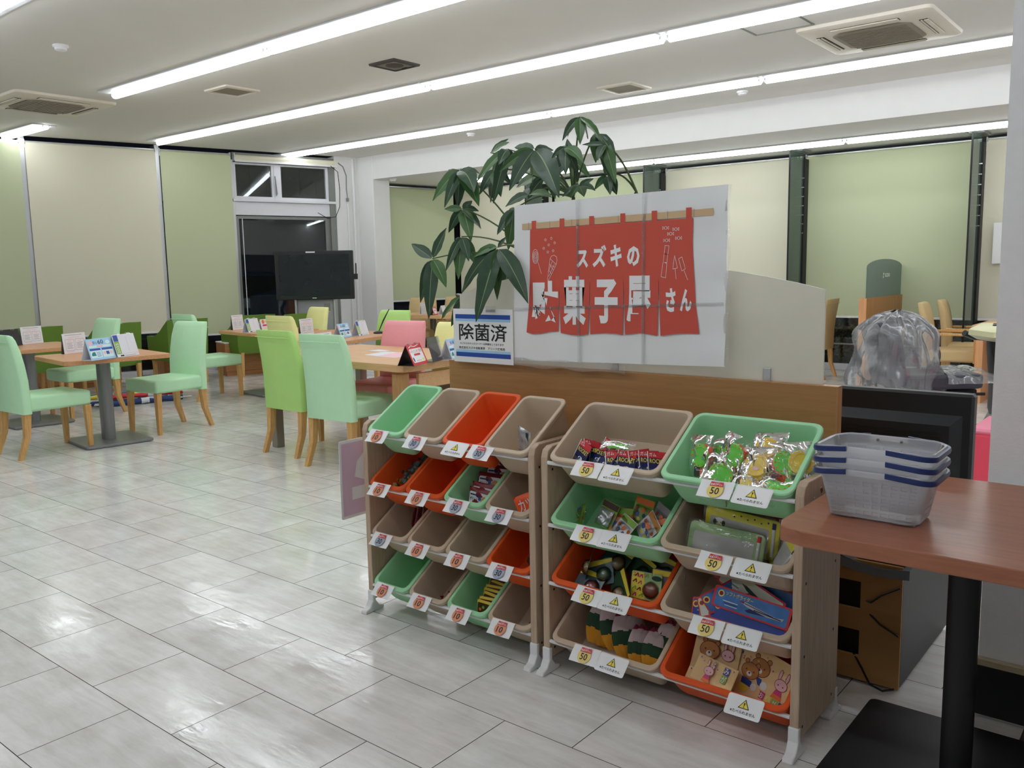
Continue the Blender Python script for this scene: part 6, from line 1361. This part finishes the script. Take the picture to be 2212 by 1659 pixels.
for c, lv in PLANT:
    cv = Vector(c); rel = cv-TB
    f = min(forks, key=lambda q: (q-rel).length); mid = (f+rel)/2+Vector((0, 0, .06))
    b = MB(); pts = []
    for i in range(9):
        q = i/8; pts.append(tuple(f*(1-q)**2+mid*2*q*(1-q)+rel*q*q))
    b.tube(pts, [.0045-.002*i/8 for i in range(9)], 6); b.obj('stem', 'stem_green', t, smooth=50)
    for tip, wr in lv:
        sd_ += 1
        d = Vector(tip)-cv; st = cv+d*.04
        leaf(st, tip, wr*1.05, sd_).obj('leaf', ['leaf_dark' if sd_ % 3 else 'leaf_mid', 'leaf_vein'], t, smooth=60, fixn=False)

# ---------------------------------------------------------------- outside in the dark: ground, hedge, canopy, car
b = MB(); b.box((-13, 8, -.16), (24, 34, .06)); struct('ground_outside', b, 'asphalt')
b = MB()
rr = random.Random(3)
def clump(b, x, y, z, n, s):
    for k in range(n):
        c = Vector((x+rr.uniform(-.5, .5), y+rr.uniform(-.25, .25), z+rr.uniform(-.12, .12)))
        u = Vector((rr.uniform(-1, 1), rr.uniform(-1, 1), rr.uniform(-.4, 1))).normalized()*s; v = u.cross(Vector((rr.uniform(-1, 1), rr.uniform(-1, 1), rr.uniform(-1, 1)))).normalized()*s*.5
        b.add([tuple(c-u), tuple(c+v), tuple(c+u), tuple(c-v)], [(0, 1, 2, 3)])
for i in range(9):
    for k in range(5): clump(b, -4.6+.5*i, 11.75, .05+.12*k, 70, .035)
h = thing('hedge', 'dark evergreen hedge outside the nook window', 'hedge')
o = b.obj('foliage', 'hedge_leaf', h, fixn=False); o['kind'] = 'stuff'
b = MB()
for i in range(16): b.tube([(-4.7+.28*i, 11.75, -.13), (-4.7+.28*i+rr.uniform(-.1, .1), 11.75, .4)], .012, 5)
b.obj('stem', 'bark', h)
CM = MT(*wl(0, 0), WA)
t = thing('canopy', 'grey ribbed canopy outside above the glazed door', 'canopy', M=CM)
b = MB(); b.box((3.0, 2.9, 3.02), (6, .06, .62)); b.obj('fascia', 'concrete', t)
b = MB()
for k in range(20): b.box((.2+.3*k, 2.86, 3.02), (.05, .03, .62))
b.obj('rib', 'concrete', t)
b = MB(); b.box((3.0, 2.75, 2.62), (6, .2, .16)); b.obj('beam', 'concrete', t)
for x in (.8, 5.2): b = MB(); b.box((x, 2.75, 1.2), (.14, .14, 2.7)); b.obj('post', 'concrete', t)
t = thing('parked_car', 'dark blue car parked outside the glazed door', 'car', M=CM @ MT(3.3, 3.9, -.13, rz=.25))
prof = [(-1.9, .30), (-1.92, .62), (-1.6, .86), (-1.15, .95), (-.75, 1.42), (-.2, 1.50), (.85, 1.50), (1.45, 1.32), (1.75, .92), (1.88, .80), (1.9, .30)]
b = MB(); b.loft([[(x, y*(1 if z < .95 else .86), z) for x, z in prof] for y in (-.78, -.70, .70, .78)]); b.obj('body', 'car_blue', t, smooth=30, bevel=.03)
for y in (-.785, .785):
    b = MB(MT(0, y*.90, 0, rx=math.pi/2)); b.prism([(-.98, .98), (-.68, 1.36), (.1, 1.42), (.1, .98)], -.02, .02); b.prism([(.16, .98), (.16, 1.42), (.85, 1.42), (1.35, 1.24), (1.50, .98)], -.02, .02); b.obj('side_window', 'tv_screen', t)
    for x in (-1.2, 1.2): b = MB(MT(x, y, .30, rx=math.pi/2)); b.lathe([(.15, -.1), (.30, -.1), (.31, -.06), (.31, .06), (.30, .1), (.15, .1)], 20); b.obj('wheel', 'black_rubber', t, smooth=40)
